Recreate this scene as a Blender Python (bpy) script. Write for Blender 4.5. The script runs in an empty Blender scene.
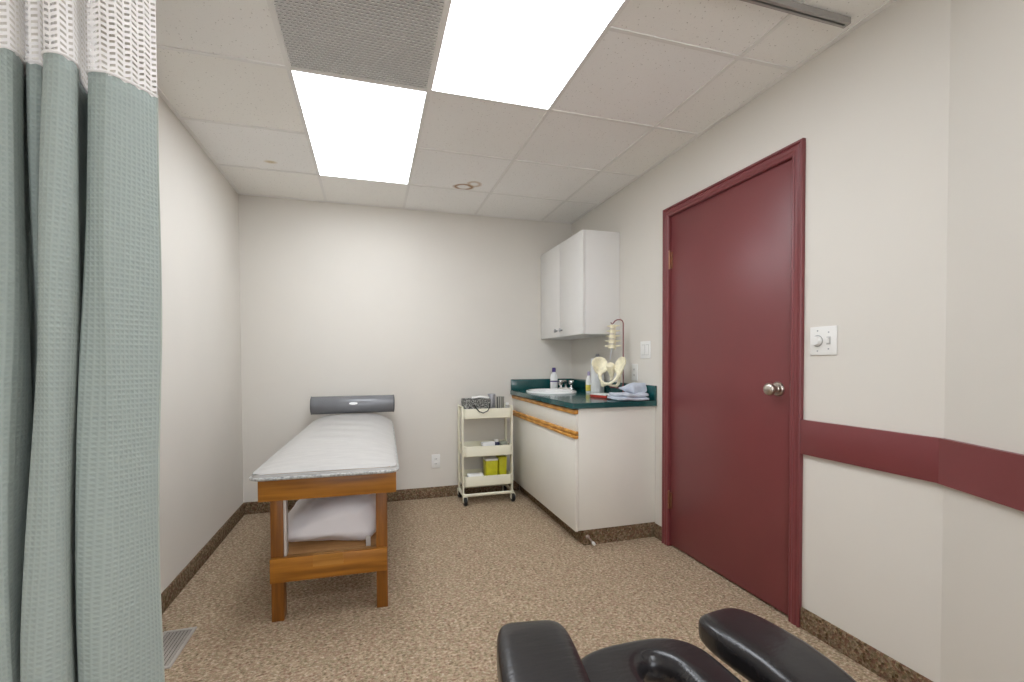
import bpy, bmesh, math, random
from mathutils import Vector, Matrix, noise
random.seed(7)
C = bpy.context.scene.collection
PI = math.pi

# ------------------------------------------------------------------ materials
def lin(c):
    def f(v):
        v /= 255.0
        return v / 12.92 if v <= 0.04045 else ((v + 0.055) / 1.055) ** 2.4
    return (f(c[0]), f(c[1]), f(c[2]), 1.0)

class N:
    """tiny node-building helper"""
    def __init__(s, name):
        s.m = bpy.data.materials.new(name)
        s.m.use_nodes = True
        s.t = s.m.node_tree
        s.b = s.t.nodes['Principled BSDF']
        s.out = s.t.nodes['Material Output']
    def n(s, kind, **kw):
        nd = s.t.nodes.new(kind)
        for k, v in kw.items():
            setattr(nd, k, v)
        return nd
    def l(s, a, b):
        s.t.links.new(a, b)
    def coord(s, scale=(1, 1, 1), kind='Object'):
        tc = s.n('ShaderNodeTexCoord')
        mp = s.n('ShaderNodeMapping')
        mp.inputs['Scale'].default_value = scale
        s.l(tc.outputs[kind], mp.inputs['Vector'])
        return mp.outputs['Vector']
    def noise(s, vec, scale, detail=3, rough=0.5):
        nd = s.n('ShaderNodeTexNoise')
        nd.inputs['Scale'].default_value = scale
        nd.inputs['Detail'].default_value = detail
        nd.inputs['Roughness'].default_value = rough
        s.l(vec, nd.inputs['Vector'])
        return nd
    def ramp(s, fac, stops, interp='LINEAR'):
        r = s.n('ShaderNodeValToRGB')
        r.color_ramp.interpolation = interp
        el = r.color_ramp.elements
        while len(el) < len(stops):
            el.new(0.5)
        for e, (p, c) in zip(el, stops):
            e.position = p
            e.color = lin(c) if len(c) == 3 else c
        s.l(fac, r.inputs['Fac'])
        return r.outputs['Color']
    def mix(s, fac, a, b, mode='MIX'):
        m = s.n('ShaderNodeMixRGB', blend_type=mode)
        for sock, v in ((m.inputs['Fac'], fac), (m.inputs['Color1'], a), (m.inputs['Color2'], b)):
            if hasattr(v, 'is_linked'):
                s.l(v, sock)
            elif isinstance(v, (int, float)):
                sock.default_value = v
            else:
                sock.default_value = lin(v)
        return m.outputs['Color']
    def math(s, op, a, b=None, c=None):
        m = s.n('ShaderNodeMath', operation=op)
        for i, v in enumerate((a, b, c)):
            if v is None:
                continue
            if hasattr(v, 'is_linked'):
                s.l(v, m.inputs[i])
            else:
                m.inputs[i].default_value = v
        return m.outputs[0]
    def bump(s, h, strength=0.2, dist=0.002):
        bp = s.n('ShaderNodeBump')
        bp.inputs['Strength'].default_value = strength
        bp.inputs['Distance'].default_value = dist
        s.l(h, bp.inputs['Height'])
        s.l(bp.outputs['Normal'], s.b.inputs['Normal'])

def mat(name, col, rough=0.5, metal=0.0, var=0.0, vscale=8, bump=0.0, bscale=200, spec=0.5, coat=0.0):
    k = N(name)
    k.b.inputs['Base Color'].default_value = lin(col)
    k.b.inputs['Roughness'].default_value = rough
    k.b.inputs['Metallic'].default_value = metal
    k.b.inputs['Specular IOR Level'].default_value = spec
    k.b.inputs['Coat Weight'].default_value = coat
    v = None
    if var or bump:
        v = k.coord()
    if var:
        nz = k.noise(v, vscale, 4)
        lo = tuple(max(0, c * (1 - var)) for c in col)
        hi = tuple(min(255, c * (1 + var)) for c in col)
        k.l(k.ramp(nz.outputs['Fac'], [(0.3, lo), (0.7, hi)]), k.b.inputs['Base Color'])
    if bump:
        k.bump(k.noise(v, bscale, 2).outputs['Fac'], bump)
    return k.m

def carpet_mat(name, stops, scale=70):
    k = N(name)
    v = k.coord()
    st = k.coord((1.0, 1.5, 1.5))
    a = k.noise(st, scale, 4, 0.75)
    col = k.ramp(a.outputs['Fac'], stops)
    vo = k.n('ShaderNodeTexVoronoi')
    vo.inputs['Scale'].default_value = scale * 1.5
    k.l(v, vo.inputs['Vector'])
    hue = k.n('ShaderNodeSeparateColor')
    k.l(vo.outputs['Color'], hue.inputs['Color'])
    speck = k.ramp(hue.outputs[0], [(0.0, (168, 124, 108)), (0.22, (164, 152, 118)), (0.45, (220, 196, 166)), (0.72, (190, 162, 136)), (0.9, (116, 96, 72))], 'CONSTANT')
    col = k.mix(0.36, col, speck)
    big = k.noise(v, 2.2, 3)
    col = k.mix(k.math('MULTIPLY', big.outputs['Fac'], 0.16), col, (136, 118, 98), 'MIX')
    k.l(col, k.b.inputs['Base Color'])
    k.b.inputs['Roughness'].default_value = 0.95
    k.b.inputs['Specular IOR Level'].default_value = 0.1
    h = k.math('ADD', a.outputs['Fac'], vo.outputs['Distance'])
    k.bump(h, 0.9, 0.008)
    return k.m

M = {}
M['wall'] = mat('wall_paint', (223, 218, 209), 0.7, var=0.010, vscale=1.5, bump=0.05, bscale=90, spec=0.25)
M['carpet'] = carpet_mat('loop_carpet', [(0.32, (80, 65, 50)), (0.43, (154, 133, 108)), (0.55, (199, 179, 152)), (0.68, (246, 234, 214))], 64)
M['carpet_base'] = carpet_mat('carpet_base', [(0.3, (30, 22, 14)), (0.45, (74, 56, 36)), (0.58, (110, 86, 56)), (0.72, (170, 138, 96))])
M['maroon'] = mat('maroon_paint', (122, 59, 61), 0.38, var=0.03, vscale=3, bump=0.03, bscale=60)
M['maroon_door'] = mat('maroon_door_paint', (121, 61, 62), 0.36, var=0.03, vscale=2, bump=0.03, bscale=60)
M['white_metal'] = mat('white_metal', (244, 243, 240), 0.5, var=0.01, vscale=9)
M['grid_metal'] = mat('ceiling_grid_metal', (238, 236, 232), 0.5, var=0.01, vscale=9)
M['track_metal'] = mat('track_metal', (168, 165, 160), 0.4, 0.4, var=0.02)
M['white_lam'] = mat('white_laminate', (232, 230, 226), 0.35, var=0.006, vscale=4)
M['cream_lam'] = mat('cream_laminate', (232, 229, 219), 0.38, var=0.01, vscale=3)
M['plate'] = mat('white_plastic', (238, 237, 233), 0.35, var=0.004)
M['dark'] = mat('void_shade', (24, 22, 20), 0.9, var=0.05)  # near-black colour standing in for unlit depth
M['black'] = mat('black_plastic', (22, 22, 24), 0.45, var=0.05)
M['chrome'] = mat('chrome', (215, 215, 215), 0.16, 1.0, var=0.02)
M['nickel'] = mat('satin_nickel', (200, 192, 182), 0.3, 1.0, var=0.02)
M['brass'] = mat('aged_brass', (158, 116, 94), 0.35, 1.0, var=0.08, vscale=40)
M['steel'] = mat('steel', (178, 178, 180), 0.3, 1.0, var=0.03)
M['porcelain'] = mat('porcelain', (244, 244, 242), 0.12, var=0.004, coat=0.3)
M['cream_metal'] = mat('cream_powder_coat', (232, 228, 206), 0.42, var=0.01)
M['bone'] = mat('bone_plastic', (238, 230, 200), 0.45, var=0.05, vscale=45)
M['disc'] = mat('disc_rubber', (205, 196, 176), 0.5, var=0.04, vscale=40)
M['red_rod'] = mat('red_rod', (128, 54, 58), 0.35, var=0.05)
M['red'] = mat('red_cover', (188, 62, 48), 0.45, var=0.04)
M['paper'] = mat('paper_white', (240, 240, 238), 0.8, var=0.01, bump=0.1, bscale=150)
M['purple'] = mat('purple_cap', (70, 52, 120), 0.4, var=0.03)
M['yellow_l'] = mat('yellow_label', (222, 206, 92), 0.5, var=0.04)
M['yellow'] = mat('yellow_plastic', (208, 204, 38), 0.4, var=0.04, vscale=20)
M['towel'] = mat('blue_grey_towel', (192, 198, 209), 0.95, var=0.05, vscale=25, bump=0.5, bscale=350)
M['sheet'] = mat('white_cotton', (234, 230, 232), 0.9, var=0.012, vscale=6, bump=0.15, bscale=300)
M['blue_dark'] = mat('dark_blue_packet', (48, 54, 84), 0.4, var=0.1, vscale=60)
M['grey_green'] = mat('grey_green_box', (142, 148, 132), 0.5, var=0.06, vscale=60)
M['silver_cup'] = mat('grey_cup', (186, 186, 192), 0.35, 0.5, var=0.05, vscale=60)
M['bracket'] = mat('white_bracket', (204, 196, 188), 0.5, var=0.02)
M['label'] = mat('white_label', (240, 240, 240), 0.5, var=0.01)
M['roll_grey'] = mat('grey_vinyl', (116, 117, 120), 0.25, var=0.04, vscale=6, bump=0.08, bscale=150)

def wood(name, dark, light, rough=0.42, scale=(1.5, 18, 18)):
    k = N(name)
    v = k.coord(scale)
    nz = k.noise(v, 2.2, 6, 0.6)
    wv = k.n('ShaderNodeTexWave', bands_direction='Y')
    wv.inputs['Scale'].default_value = 1.3
    wv.inputs['Distortion'].default_value = 5
    wv.inputs['Detail'].default_value = 3
    k.l(v, wv.inputs['Vector'])
    f = k.math('ADD', k.math('MULTIPLY', nz.outputs['Fac'], 0.65), k.math('MULTIPLY', wv.outputs['Fac'], 0.35))
    k.l(k.ramp(f, [(0.25, dark), (0.75, light)]), k.b.inputs['Base Color'])
    k.b.inputs['Roughness'].default_value = rough
    k.bump(nz.outputs['Fac'], 0.08)
    return k.m
M['wood_x'] = wood('stained_pine_across', (126, 76, 14), (180, 118, 34))
M['wood_y'] = wood('stained_pine_along', (126, 76, 14), (180, 118, 34), scale=(18, 1.5, 18))
M['wood_z'] = wood('stained_pine_upright', (116, 68, 14), (166, 106, 32), scale=(18, 18, 1.5))
M['wood_light'] = wood('pale_pine', (150, 98, 30), (192, 134, 56))
M['oak'] = wood('oak_strip', (190, 128, 48), (226, 168, 84), 0.4, (40, 1.5, 40))
M['plywood'] = wood('plywood', (172, 126, 78), (200, 156, 104), 0.6)

def vinyl(name, col, rough=0.32, crease=0.25, vary=0.12):
    k = N(name)
    v = k.coord()
    nz = k.noise(v, 160, 2)
    cr = k.noise(k.coord((6, 26, 6)), 2.0, 5, 0.6)
    k.b.inputs['Base Color'].default_value = lin(col)
    k.l(k.ramp(cr.outputs['Fac'], [(0.3, tuple(c * (1 - vary) for c in col)), (0.7, tuple(min(255, c * (1 + vary)) for c in col))]), k.b.inputs['Base Color'])
    k.b.inputs['Roughness'].default_value = rough
    h = k.math('ADD', k.math('MULTIPLY', nz.outputs['Fac'], 0.25), cr.outputs['Fac'])
    k.bump(h, crease, 0.004)
    return k.m
M['black_vinyl'] = vinyl('black_vinyl', (36, 34, 35), 0.24, 0.22, 0.06)
M['grey_vinyl'] = vinyl('pale_grey_vinyl', (186, 183, 179), 0.34, 0.28, 0.035)

def piping_mat():
    k = N('speckled_piping')
    nz = k.noise(k.coord(), 90, 3)
    k.l(k.ramp(nz.outputs['Fac'], [(0.35, (140, 140, 138)), (0.6, (192, 192, 188))]), k.b.inputs['Base Color'])
    k.b.inputs['Roughness'].default_value = 0.5
    return k.m
M['piping'] = piping_mat()

def counter_mat():
    k = N('green_laminate')
    nz = k.noise(k.coord(), 220, 3, 0.7)
    k.l(k.ramp(nz.outputs['Fac'], [(0.35, (10, 60, 62)), (0.65, (22, 88, 86))]), k.b.inputs['Base Color'])
    k.b.inputs['Roughness'].default_value = 0.16
    k.b.inputs['Specular IOR Level'].default_value = 0.8
    return k.m
M['counter'] = counter_mat()

def ceiling_mat():
    k = N('ceiling_tile')
    v = k.coord()
    base = k.noise(v, 1.3, 2)
    col = k.ramp(base.outputs['Fac'], [(0.3, (247, 246, 244)), (0.7, (251, 250, 248))])
    # each tile has aged a little differently
    fl = k.n('ShaderNodeVectorMath', operation='SNAP')
    tc0 = k.n('ShaderNodeTexCoord')
    mp0 = k.n('ShaderNodeMapping')
    mp0.inputs['Location'].default_value = (0.33, -3.43, 0)
    k.l(tc0.outputs['Object'], mp0.inputs['Vector'])
    k.l(mp0.outputs['Vector'], fl.inputs[0])
    fl.inputs[1].default_value = (0.603, 0.605, 5.0)
    wn = k.n('ShaderNodeTexWhiteNoise', noise_dimensions='3D')
    k.l(fl.outputs['Vector'], wn.inputs['Vector'])
    col = k.mix(k.math('MULTIPLY', wn.outputs['Value'], 0.45), col, (243, 239, 228))
    # fissures and pin holes
    pits = k.noise(v, 120, 3, 0.65)
    pm = k.ramp(pits.outputs['Fac'], [(0.24, (0, 0, 0)), (0.35, (255, 255, 255))])
    fis = k.n('ShaderNodeTexVoronoi')
    fis.inputs['Scale'].default_value = 42
    k.l(v, fis.inputs['Vector'])
    fm = k.ramp(fis.outputs['Distance'], [(0.07, (0, 0, 0)), (0.14, (255, 255, 255))])
    col = k.mix(k.math('MULTIPLY', k.math('SUBTRACT', 1.0, pm), 0.8), col, (150, 142, 132))
    col = k.mix(k.math('MULTIPLY', k.math('SUBTRACT', 1.0, fm), 0.5), col, (150, 142, 132))
    # water stains: brown rings
    def ring(col, cx, cy, sx, sy, r, w, shade, amt):
        mp = k.n('ShaderNodeMapping')
        mp.inputs['Location'].default_value = (-cx * sx, -cy * sy, -2.44)
        mp.inputs['Scale'].default_value = (sx, sy, 1)
        tc = k.n('ShaderNodeTexCoord')
        wob = k.noise(tc.outputs['Object'], 9, 2)
        k.l(tc.outputs['Object'], mp.inputs['Vector'])
        ln = k.n('ShaderNodeVectorMath', operation='LENGTH')
        k.l(mp.outputs['Vector'], ln.inputs[0])
        d = k.math('ADD', ln.outputs['Value'], k.math('MULTIPLY', k.math('SUBTRACT', wob.outputs['Fac'], 0.5), r * 0.6))
        e = k.math('ABSOLUTE', k.math('SUBTRACT', d, r))
        f = k.math('MULTIPLY', k.math('SUBTRACT', 1.0, k.math('MINIMUM', k.math('DIVIDE', e, w), 1.0)), amt)
        return k.mix(f, col, shade)
    col = ring(col, 0.655, 3.375, 1.0, 1.25, 0.060, 0.020, (156, 112, 60), 0.95)
    col = ring(col, 0.725, 3.30, 1.0, 1.0, 0.040, 0.022, (186, 152, 108), 0.6)
    col = ring(col, -0.60, 3.30, 1.0, 1.6, 0.012, 0.034, (206, 186, 140), 0.8)
    k.l(col, k.b.inputs['Base Color'])
    k.b.inputs['Roughness'].default_value = 0.9
    k.b.inputs['Specular IOR Level'].default_value = 0.15
    k.bump(pm, 0.25, 0.002)
    return k.m
M['ceiling'] = ceiling_mat()

def diffuser_mat(strength):
    k = N('lit_diffuser')
    k.b.inputs['Base Color'].default_value = (0.9, 0.9, 0.9, 1)
    nz = k.noise(k.coord(), 3, 2)
    k.l(k.ramp(nz.outputs['Fac'], [(0.3, (241, 247, 255)), (0.7, (244, 249, 255))]), k.b.inputs['Emission Color'])
    k.b.inputs['Emission Strength'].default_value = strength
    return k.m
M['lit'] = diffuser_mat(9.0)

def curtain_mat():
    k = N('sage_waffle_cloth')
    uv = k.coord(kind='UV')
    sep = k.n('ShaderNodeSeparateXYZ')
    k.l(uv, sep.inputs[0])
    p = 2 * PI / 0.0115
    a = k.math('SINE', k.math('MULTIPLY', sep.outputs['X'], p))
    b = k.math('SINE', k.math('MULTIPLY', sep.outputs['Y'], p))
    h = k.math('MULTIPLY', k.math('MAXIMUM', a, b), 0.5)
    k.l(k.ramp(k.math('ADD', h, 0.5), [(0.3, (157, 168, 162)), (0.95, (162, 173, 167))]), k.b.inputs['Base Color'])
    k.b.inputs['Roughness'].default_value = 0.75
    k.b.inputs['Sheen Weight'].default_value = 0.15
    k.bump(h, 0.6, 0.0022)
    return k.m
M['curtain'] = curtain_mat()
M['net'] = mat('white_net_yarn', (246, 243, 240), 0.8, var=0.01)
M['hem'] = mat('sage_hem', (178, 184, 174), 0.8, var=0.03)

def patterned():
    k = N('grey_woven_pattern')
    ck = k.n('ShaderNodeTexVoronoi')
    ck.inputs['Scale'].default_value = 90
    k.l(k.coord(), ck.inputs['Vector'])
    k.l(k.ramp(ck.outputs['Distance'], [(0.2, (46, 46, 46)), (0.5, (110, 110, 106)), (0.75, (176, 176, 170))]), k.b.inputs['Base Color'])
    k.b.inputs['Roughness'].default_value = 0.6
    return k.m
M['pattern'] = patterned()
def wire_cup():
    k = N('ribbed_grey')
    w = k.n('ShaderNodeTexWave', bands_direction='X')
    w.inputs['Scale'].default_value = 22
    k.l(k.coord(), w.inputs['Vector'])
    k.l(k.ramp(w.outputs['Fac'], [(0.3, (92, 92, 88)), (0.7, (178, 176, 166))]), k.b.inputs['Base Color'])
    k.b.inputs['Roughness'].default_value = 0.4
    return k.m
M['ribbed'] = wire_cup()
k = N('clear_plastic')
k.b.inputs['Base Color'].default_value = (0.95, 0.96, 0.96, 1)
k.b.inputs['Roughness'].default_value = 0.08
k.b.inputs['Transmission Weight'].default_value = 0.75
k.l(k.ramp(k.noise(k.coord(), 20, 2).outputs['Fac'], [(0.3, (238, 240, 240)), (0.7, (250, 250, 250))]), k.b.inputs['Base Color'])
M['clear'] = k.m

# ------------------------------------------------------------------ geometry
def root_loc(o):
    v = Vector((0, 0, 0))
    while o is not None:
        v += Vector(o.location)
        o = o.parent
    return v

def build(name, bm, material, parent=None, loc=None, smooth=True, sharp=40):
    """link a bmesh (given in world coordinates) as one mesh object"""
    bmesh.ops.recalc_face_normals(bm, faces=bm.faces[:])
    if smooth:
        ang = math.radians(sharp)
        for f in bm.faces:
            f.smooth = True
        for e in bm.edges:
            if len(e.link_faces) == 2 and e.calc_face_angle(0) > ang:
                e.smooth = False
    me = bpy.data.meshes.new(name)
    off = root_loc(parent) if parent else Vector(loc or (0, 0, 0))
    bm.transform(Matrix.Translation(-off))
    bm.to_mesh(me)
    bm.free()
    me.materials.append(material)
    o = bpy.data.objects.new(name, me)
    C.objects.link(o)
    if parent:
        o.parent = parent
    else:
        o.location = off
    return o

def thing(name, label, cat, loc, group=None):
    o = bpy.data.objects.new(name, None)
    o.empty_display_size = 0.1
    C.objects.link(o)
    o.location = loc
    return tag(o, label, cat, group)

def tag(o, label, cat, group=None):
    o['label'] = label
    o['category'] = cat
    if group:
        o['group'] = group
    return o

def struct(name, bm, m, parent=None, **kw):
    o = build(name, bm, m, parent, **kw)
    if not parent:
        o['kind'] = 'structure'
    return o

B = bmesh.new

def merge(bm, t):
    me = bpy.data.meshes.new('tmp')
    t.to_mesh(me)
    t.free()
    bm.from_mesh(me)
    bpy.data.meshes.remove(me)

def box(bm, x0, x1, y0, y1, z0, z1, bev=0.0, seg=2, mtx=None):
    t = B()
    bmesh.ops.create_cube(t, size=1)
    bmesh.ops.scale(t, vec=(abs(x1 - x0), abs(y1 - y0), abs(z1 - z0)), verts=t.verts)
    if bev:
        bmesh.ops.bevel(t, geom=t.edges[:], offset=bev, segments=seg, profile=0.5, affect='EDGES')
    bmesh.ops.translate(t, vec=((x0 + x1) / 2, (y0 + y1) / 2, (z0 + z1) / 2), verts=t.verts)
    if mtx is not None:
        t.transform(mtx)
    merge(bm, t)
    return bm

def tube(bm, pts, r, seg=10, closed=False, caps=True):
    """round tube along points; r a number or one radius per point"""
    pts = [Vector(p) for p in pts]
    n = len(pts)
    rs = r if isinstance(r, (list, tuple)) else [r] * n
    rings = []
    prev = None
    for i, p in enumerate(pts):
        if closed:
            d = pts[(i + 1) % n] - pts[i - 1]
        else:
            d = pts[min(i + 1, n - 1)] - pts[max(i - 1, 0)]
        d.normalize()
        if prev is None:
            up = Vector((0, 0, 1)) if abs(d.z) < 0.9 else Vector((1, 0, 0))
            u = d.cross(up).normalized()
        else:
            u = (prev - d * prev.dot(d)).normalized()
        prev = u
        w = d.cross(u)
        rings.append([bm.verts.new(p + (u * math.cos(a) + w * math.sin(a)) * rs[i]) for a in [2 * PI * k / seg for k in range(seg)]])
    m = n if closed else n - 1
    for i in range(m):
        a, b = rings[i], rings[(i + 1) % n]
        for k in range(seg):
            bm.faces.new((a[k], a[(k + 1) % seg], b[(k + 1) % seg], b[k]))
    if caps and not closed:
        bm.faces.new(rings[0][::-1])
        bm.faces.new(rings[-1])
    return bm

def lathe(bm, prof, c=(0, 0, 0), seg=24, axis='Z', sx=1, sy=1):
    """prof: list of (radius, height); revolved round an axis through c"""
    c = Vector(c)
    rings = []
    for (r, h) in prof:
        ring = []
        for k in range(seg):
            a = 2 * PI * k / seg
            x, y = r * math.cos(a) * sx, r * math.sin(a) * sy
            v = {'Z': Vector((x, y, h)), 'X': Vector((h, x, y)), 'Y': Vector((x, h, y))}[axis]
            ring.append(bm.verts.new(c + v))
        rings.append(ring)
    for a, b in zip(rings, rings[1:]):
        for k in range(seg):
            bm.faces.new((a[k], a[(k + 1) % seg], b[(k + 1) % seg], b[k]))
    bm.faces.new(rings[0][::-1])
    bm.faces.new(rings[-1])
    return bm

def rrect(x0, x1, y0, y1, r, n=6):
    out = []
    for cx, cy, a0 in ((x1 - r, y1 - r, 0), (x0 + r, y1 - r, 90), (x0 + r, y0 + r, 180), (x1 - r, y0 + r, 270)):
        for k in range(n + 1):
            a = math.radians(a0 + 90 * k / n)
            out.append((cx + r * math.cos(a), cy + r * math.sin(a)))
    return out

def loft(bm, rings, cap0=True, cap1=True):
    vs = [[bm.verts.new(p) for p in r] for r in rings]
    n = len(vs[0])
    for a, b in zip(vs, vs[1:]):
        for k in range(n):
            bm.faces.new((a[k], a[(k + 1) % n], b[(k + 1) % n], b[k]))
    if cap0:
        bm.faces.new(vs[0][::-1])
    if cap1:
        bm.faces.new(vs[-1])
    return bm

def rot(cx, cy, deg):
    return Matrix.Translation((cx, cy, 0)) @ Matrix.Rotation(math.radians(deg), 4, 'Z') @ Matrix.Translation((-cx, -cy, 0))

def prism(bm, outline, z0, z1):
    return loft(bm, [[(x, y, z0) for x, y in outline], [(x, y, z1) for x, y in outline]])

def superpad(bm, c, size, e_plan=0.35, e_sect=0.5, nu=48, nv=20, deform=None):
    """rounded upholstered pad: a superellipsoid"""
    def sp(v, e):
        return math.copysign(abs(v) ** e, v)
    rows = []
    for j in range(1, nv):
        t = -PI / 2 + PI * j / nv
        cz, sz = sp(math.cos(t), e_sect), sp(math.sin(t), e_sect)
        row = []
        for i in range(nu):
            a = 2 * PI * i / nu
            p = Vector((size[0] / 2 * cz * sp(math.cos(a), e_plan), size[1] / 2 * cz * sp(math.sin(a), e_plan), size[2] / 2 * sz))
            if deform:
                p = deform(p)
            row.append(bm.verts.new(Vector(c) + p))
        rows.append(row)
    for a, b in zip(rows, rows[1:]):
        for k in range(nu):
            bm.faces.new((a[k], a[(k + 1) % nu], b[(k + 1) % nu], b[k]))
    for row, s in ((rows[0], -1), (rows[-1], 1)):
        p = Vector((0, 0, s * size[2] / 2))
        if deform:
            p = deform(p)
        m = bm.verts.new(Vector(c) + p)
        for k in range(nu):
            bm.faces.new((row[k], row[(k + 1) % nu], m) if s > 0 else (row[(k + 1) % nu], row[k], m))
    return bm

def offset_outline(pts, d):
    n = len(pts)
    out = []
    for i in range(n):
        a, b, c = Vector(pts[i - 1]), Vector(pts[i]), Vector(pts[(i + 1) % n])
        t = (c - a)
        t.normalize()
        out.append((b.x - t.y * d, b.y + t.x * d))   # inward for a counter-clockwise outline
    return out

# ------------------------------------------------------------------ room (metres, camera stands at x = 0, y = 0)
XL, XR, YB, H = -0.948, 1.790, 3.988, 2.44
BEND = (1.790, 1.040)                 # the right wall turns inward here
BDIR = Vector((-0.397, -0.918))       # along the turned wall, towards the viewer
BEND2 = (BEND[0] + BDIR.x * 1.5, BEND[1] + BDIR.y * 1.5)
YR = -2.4
T = 0.1

o = struct('floor', box(B(), XL - T, XR + T, YR - T, YB + T, -0.1, 0.0), M['carpet'])
struct('ceiling', box(B(), XL - T, XR + T, YR - T, YB + T, H, H + 0.1), M['ceiling'])
struct('wall_left', box(B(), XL - T, XL, YR - T, YB + T, 0, H), M['wall'])
struct('wall_back', box(B(), XL - T, XR + T, YB, YB + T, 0, H), M['wall'])
WX0, WX1, WZ0, WZ1 = -0.75, 0.95, 0.55, 2.15
bm = B()
box(bm, XL - T, WX0, YR - T, YR, 0, H)
box(bm, WX1, XR + T, YR - T, YR, 0, H)
box(bm, WX0, WX1, YR - T, YR, 0, WZ0)
box(bm, WX0, WX1, YR - T, YR, WZ1, H)
struct('wall_rear', bm, M['wall'], smooth=False)
bm = B()
for a in ((WX0, WX0 + 0.05, WZ0, WZ1), (WX1 - 0.05, WX1, WZ0, WZ1), (WX0 + 0.05, WX1 - 0.05, WZ0, WZ0 + 0.05), (WX0 + 0.05, WX1 - 0.05, WZ1 - 0.05, WZ1), (0.08, 0.12, WZ0 + 0.05, WZ1 - 0.05)):
    box(bm, a[0], a[1], YR - 0.07, YR - 0.02, a[2], a[3], 0.003)
struct('added_window_1', bm, M['white_metal'])  # added window behind the camera, lets in soft front light
pl_ = bpy.data.lights.new('added_window_portal', 'AREA')
pl_.shape = 'RECTANGLE'
pl_.size, pl_.size_y = WX1 - WX0, WZ1 - WZ0
pl_.cycles.is_portal = True
po_ = bpy.data.objects.new('added_window_portal', pl_)
C.objects.link(po_)
po_.location = ((WX0 + WX1) / 2, YR - 0.09, (WZ0 + WZ1) / 2)
po_.rotation_euler = (PI / 2, 0, 0)

# right wall: straight run with the doorway left open, then the turned run
DY0, DY1, DZ = 1.612, 2.498, 2.062     # door opening
bm = B()
box(bm, XR, XR + T, DY1, YB + T, 0, H)
box(bm, XR, XR + T, DY0, DY1, DZ, H)
box(bm, XR, XR + T, BEND[1], DY0, 0, H)
struct('wall_right', bm, M['wall'], smooth=False)
def along_bend(d0, d1, thick, z0, z1):
    """box running along the turned wall's face, standing 'thick' off it into the room (negative = into the wall)"""
    n = Vector((-0.918, 0.397))
    p0 = Vector(BEND) + BDIR * d0
    p1 = Vector(BEND) + BDIR * d1
    q = [p0, p1, p1 + n * thick, p0 + n * thick]
    return prism(B(), [(v.x, v.y) for v in q], z0, z1)
struct('wall_right.001', along_bend(0, 1.5, -0.1, 0, H), M['wall'], smooth=False)
struct('wall_right.002', box(B(), BEND2[0], BEND2[0] + T, YR, BEND2[1] + 0.02, 0, H), M['wall'])

# carpet coving
BH, BT = 0.092, 0.010
struct('baseboard_left', box(B(), XL, XL + BT, YR, YB, 0, BH, 0.003), M['carpet_base'])
struct('baseboard_back', box(B(), XL + BT, 1.27, YB - BT, YB, 0, BH, 0.003), M['carpet_base'])
bm = B()
box(bm, XR - BT, XR, 2.554, 2.65, 0, BH, 0.003)
box(bm, XR - BT, XR, BEND[1] - 0.004, 1.556, 0, BH, 0.003)
struct('baseboard_right', bm, M['carpet_base'])
struct('baseboard_right.001', along_bend(0, 1.5, BT, 0, BH), M['carpet_base'], smooth=False)

# maroon rail along the right wall
RZ0, RZ1 = 0.762, 0.911
bm = B()
box(bm, XR - 0.018, XR, BEND[1] - 0.003, 1.556, RZ0, RZ1, 0.003)
struct('trim_1', bm, M['maroon'])
struct('trim_2', along_bend(0, 1.5, 0.018, RZ0, RZ1), M['maroon'], smooth=False)

# ceiling grid: T-bars and wall angle
CX = [-0.33, 0.272, 0.876, 1.490]
CY = [3.43, 2.833, 2.222, 1.615, 1.005, 0.395, -0.215, -0.825, -1.435, -2.045]
FIX = [(CX[0], CX[1], CY[2], CY[0]), (CX[1], CX[2], CY[4], CY[2]), (CX[1], CX[2], CY[8], CY[6])]
bm = B()
for x in CX:
    box(bm, x - 0.009, x + 0.009, YR, YB, H - 0.004, H + 0.002)
for y in CY:
    xs = [XL]
    for a in FIX:
        if a[2] + 0.05 < y < a[3] - 0.05:
            xs += [a[0], a[1]]
    xs.append(XR)
    for k in range(0, len(xs), 2):
        box(bm, xs[k], xs[k + 1], y - 0.009, y + 0.009, H - 0.0045, H + 0.002)
struct('trim_3', bm, M['grid_metal'], smooth=False)
bm = B()
box(bm, XL, XL + 0.02, YR, YB, H - 0.004, H)
box(bm, XR - 0.022, XR, BEND[1], YB, H - 0.004, H)
box(bm, XL, XR, YB - 0.02, YB, H - 0.004, H)
struct('trim_4', bm, M['grid_metal'], smooth=False)

# ------------------------------------------------------------------ door
door = bpy.data.objects.new('door_1', None)
C.objects.link(door)
door.location = (XR, DY1, 0)
door['kind'] = 'structure'
slab = build('door_slab', box(B(), XR + 0.002, XR + 0.042, DY0 + 0.012, DY1 - 0.006, 0.012, DZ - 0.006, 0.002), M['maroon_door'], door)
bm = B()   # knob: rose, neck, ball
ky, kz = 1.690, 1.035
lathe(bm, [(0.0, 0.0), (0.034, 0.0), (0.034, -0.004), (0.029, -0.010), (0.016, -0.012), (0.011, -0.018), (0.011, -0.030),
           (0.020, -0.034), (0.0275, -0.043), (0.029, -0.052), (0.026, -0.061), (0.018, -0.066), (0.0, -0.067)], (XR + 0.002, ky, kz), 28, 'X')
build('door_knob', bm, M['nickel'], slab)
build('latch_plate', box(B(), XR - 0.001, XR + 0.03, DY0 + 0.0105, DY0 + 0.0125, kz - 0.03, kz + 0.03), M['nickel'], slab)
def casing(bm, y0, y1, z0, z1):
    pass
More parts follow.
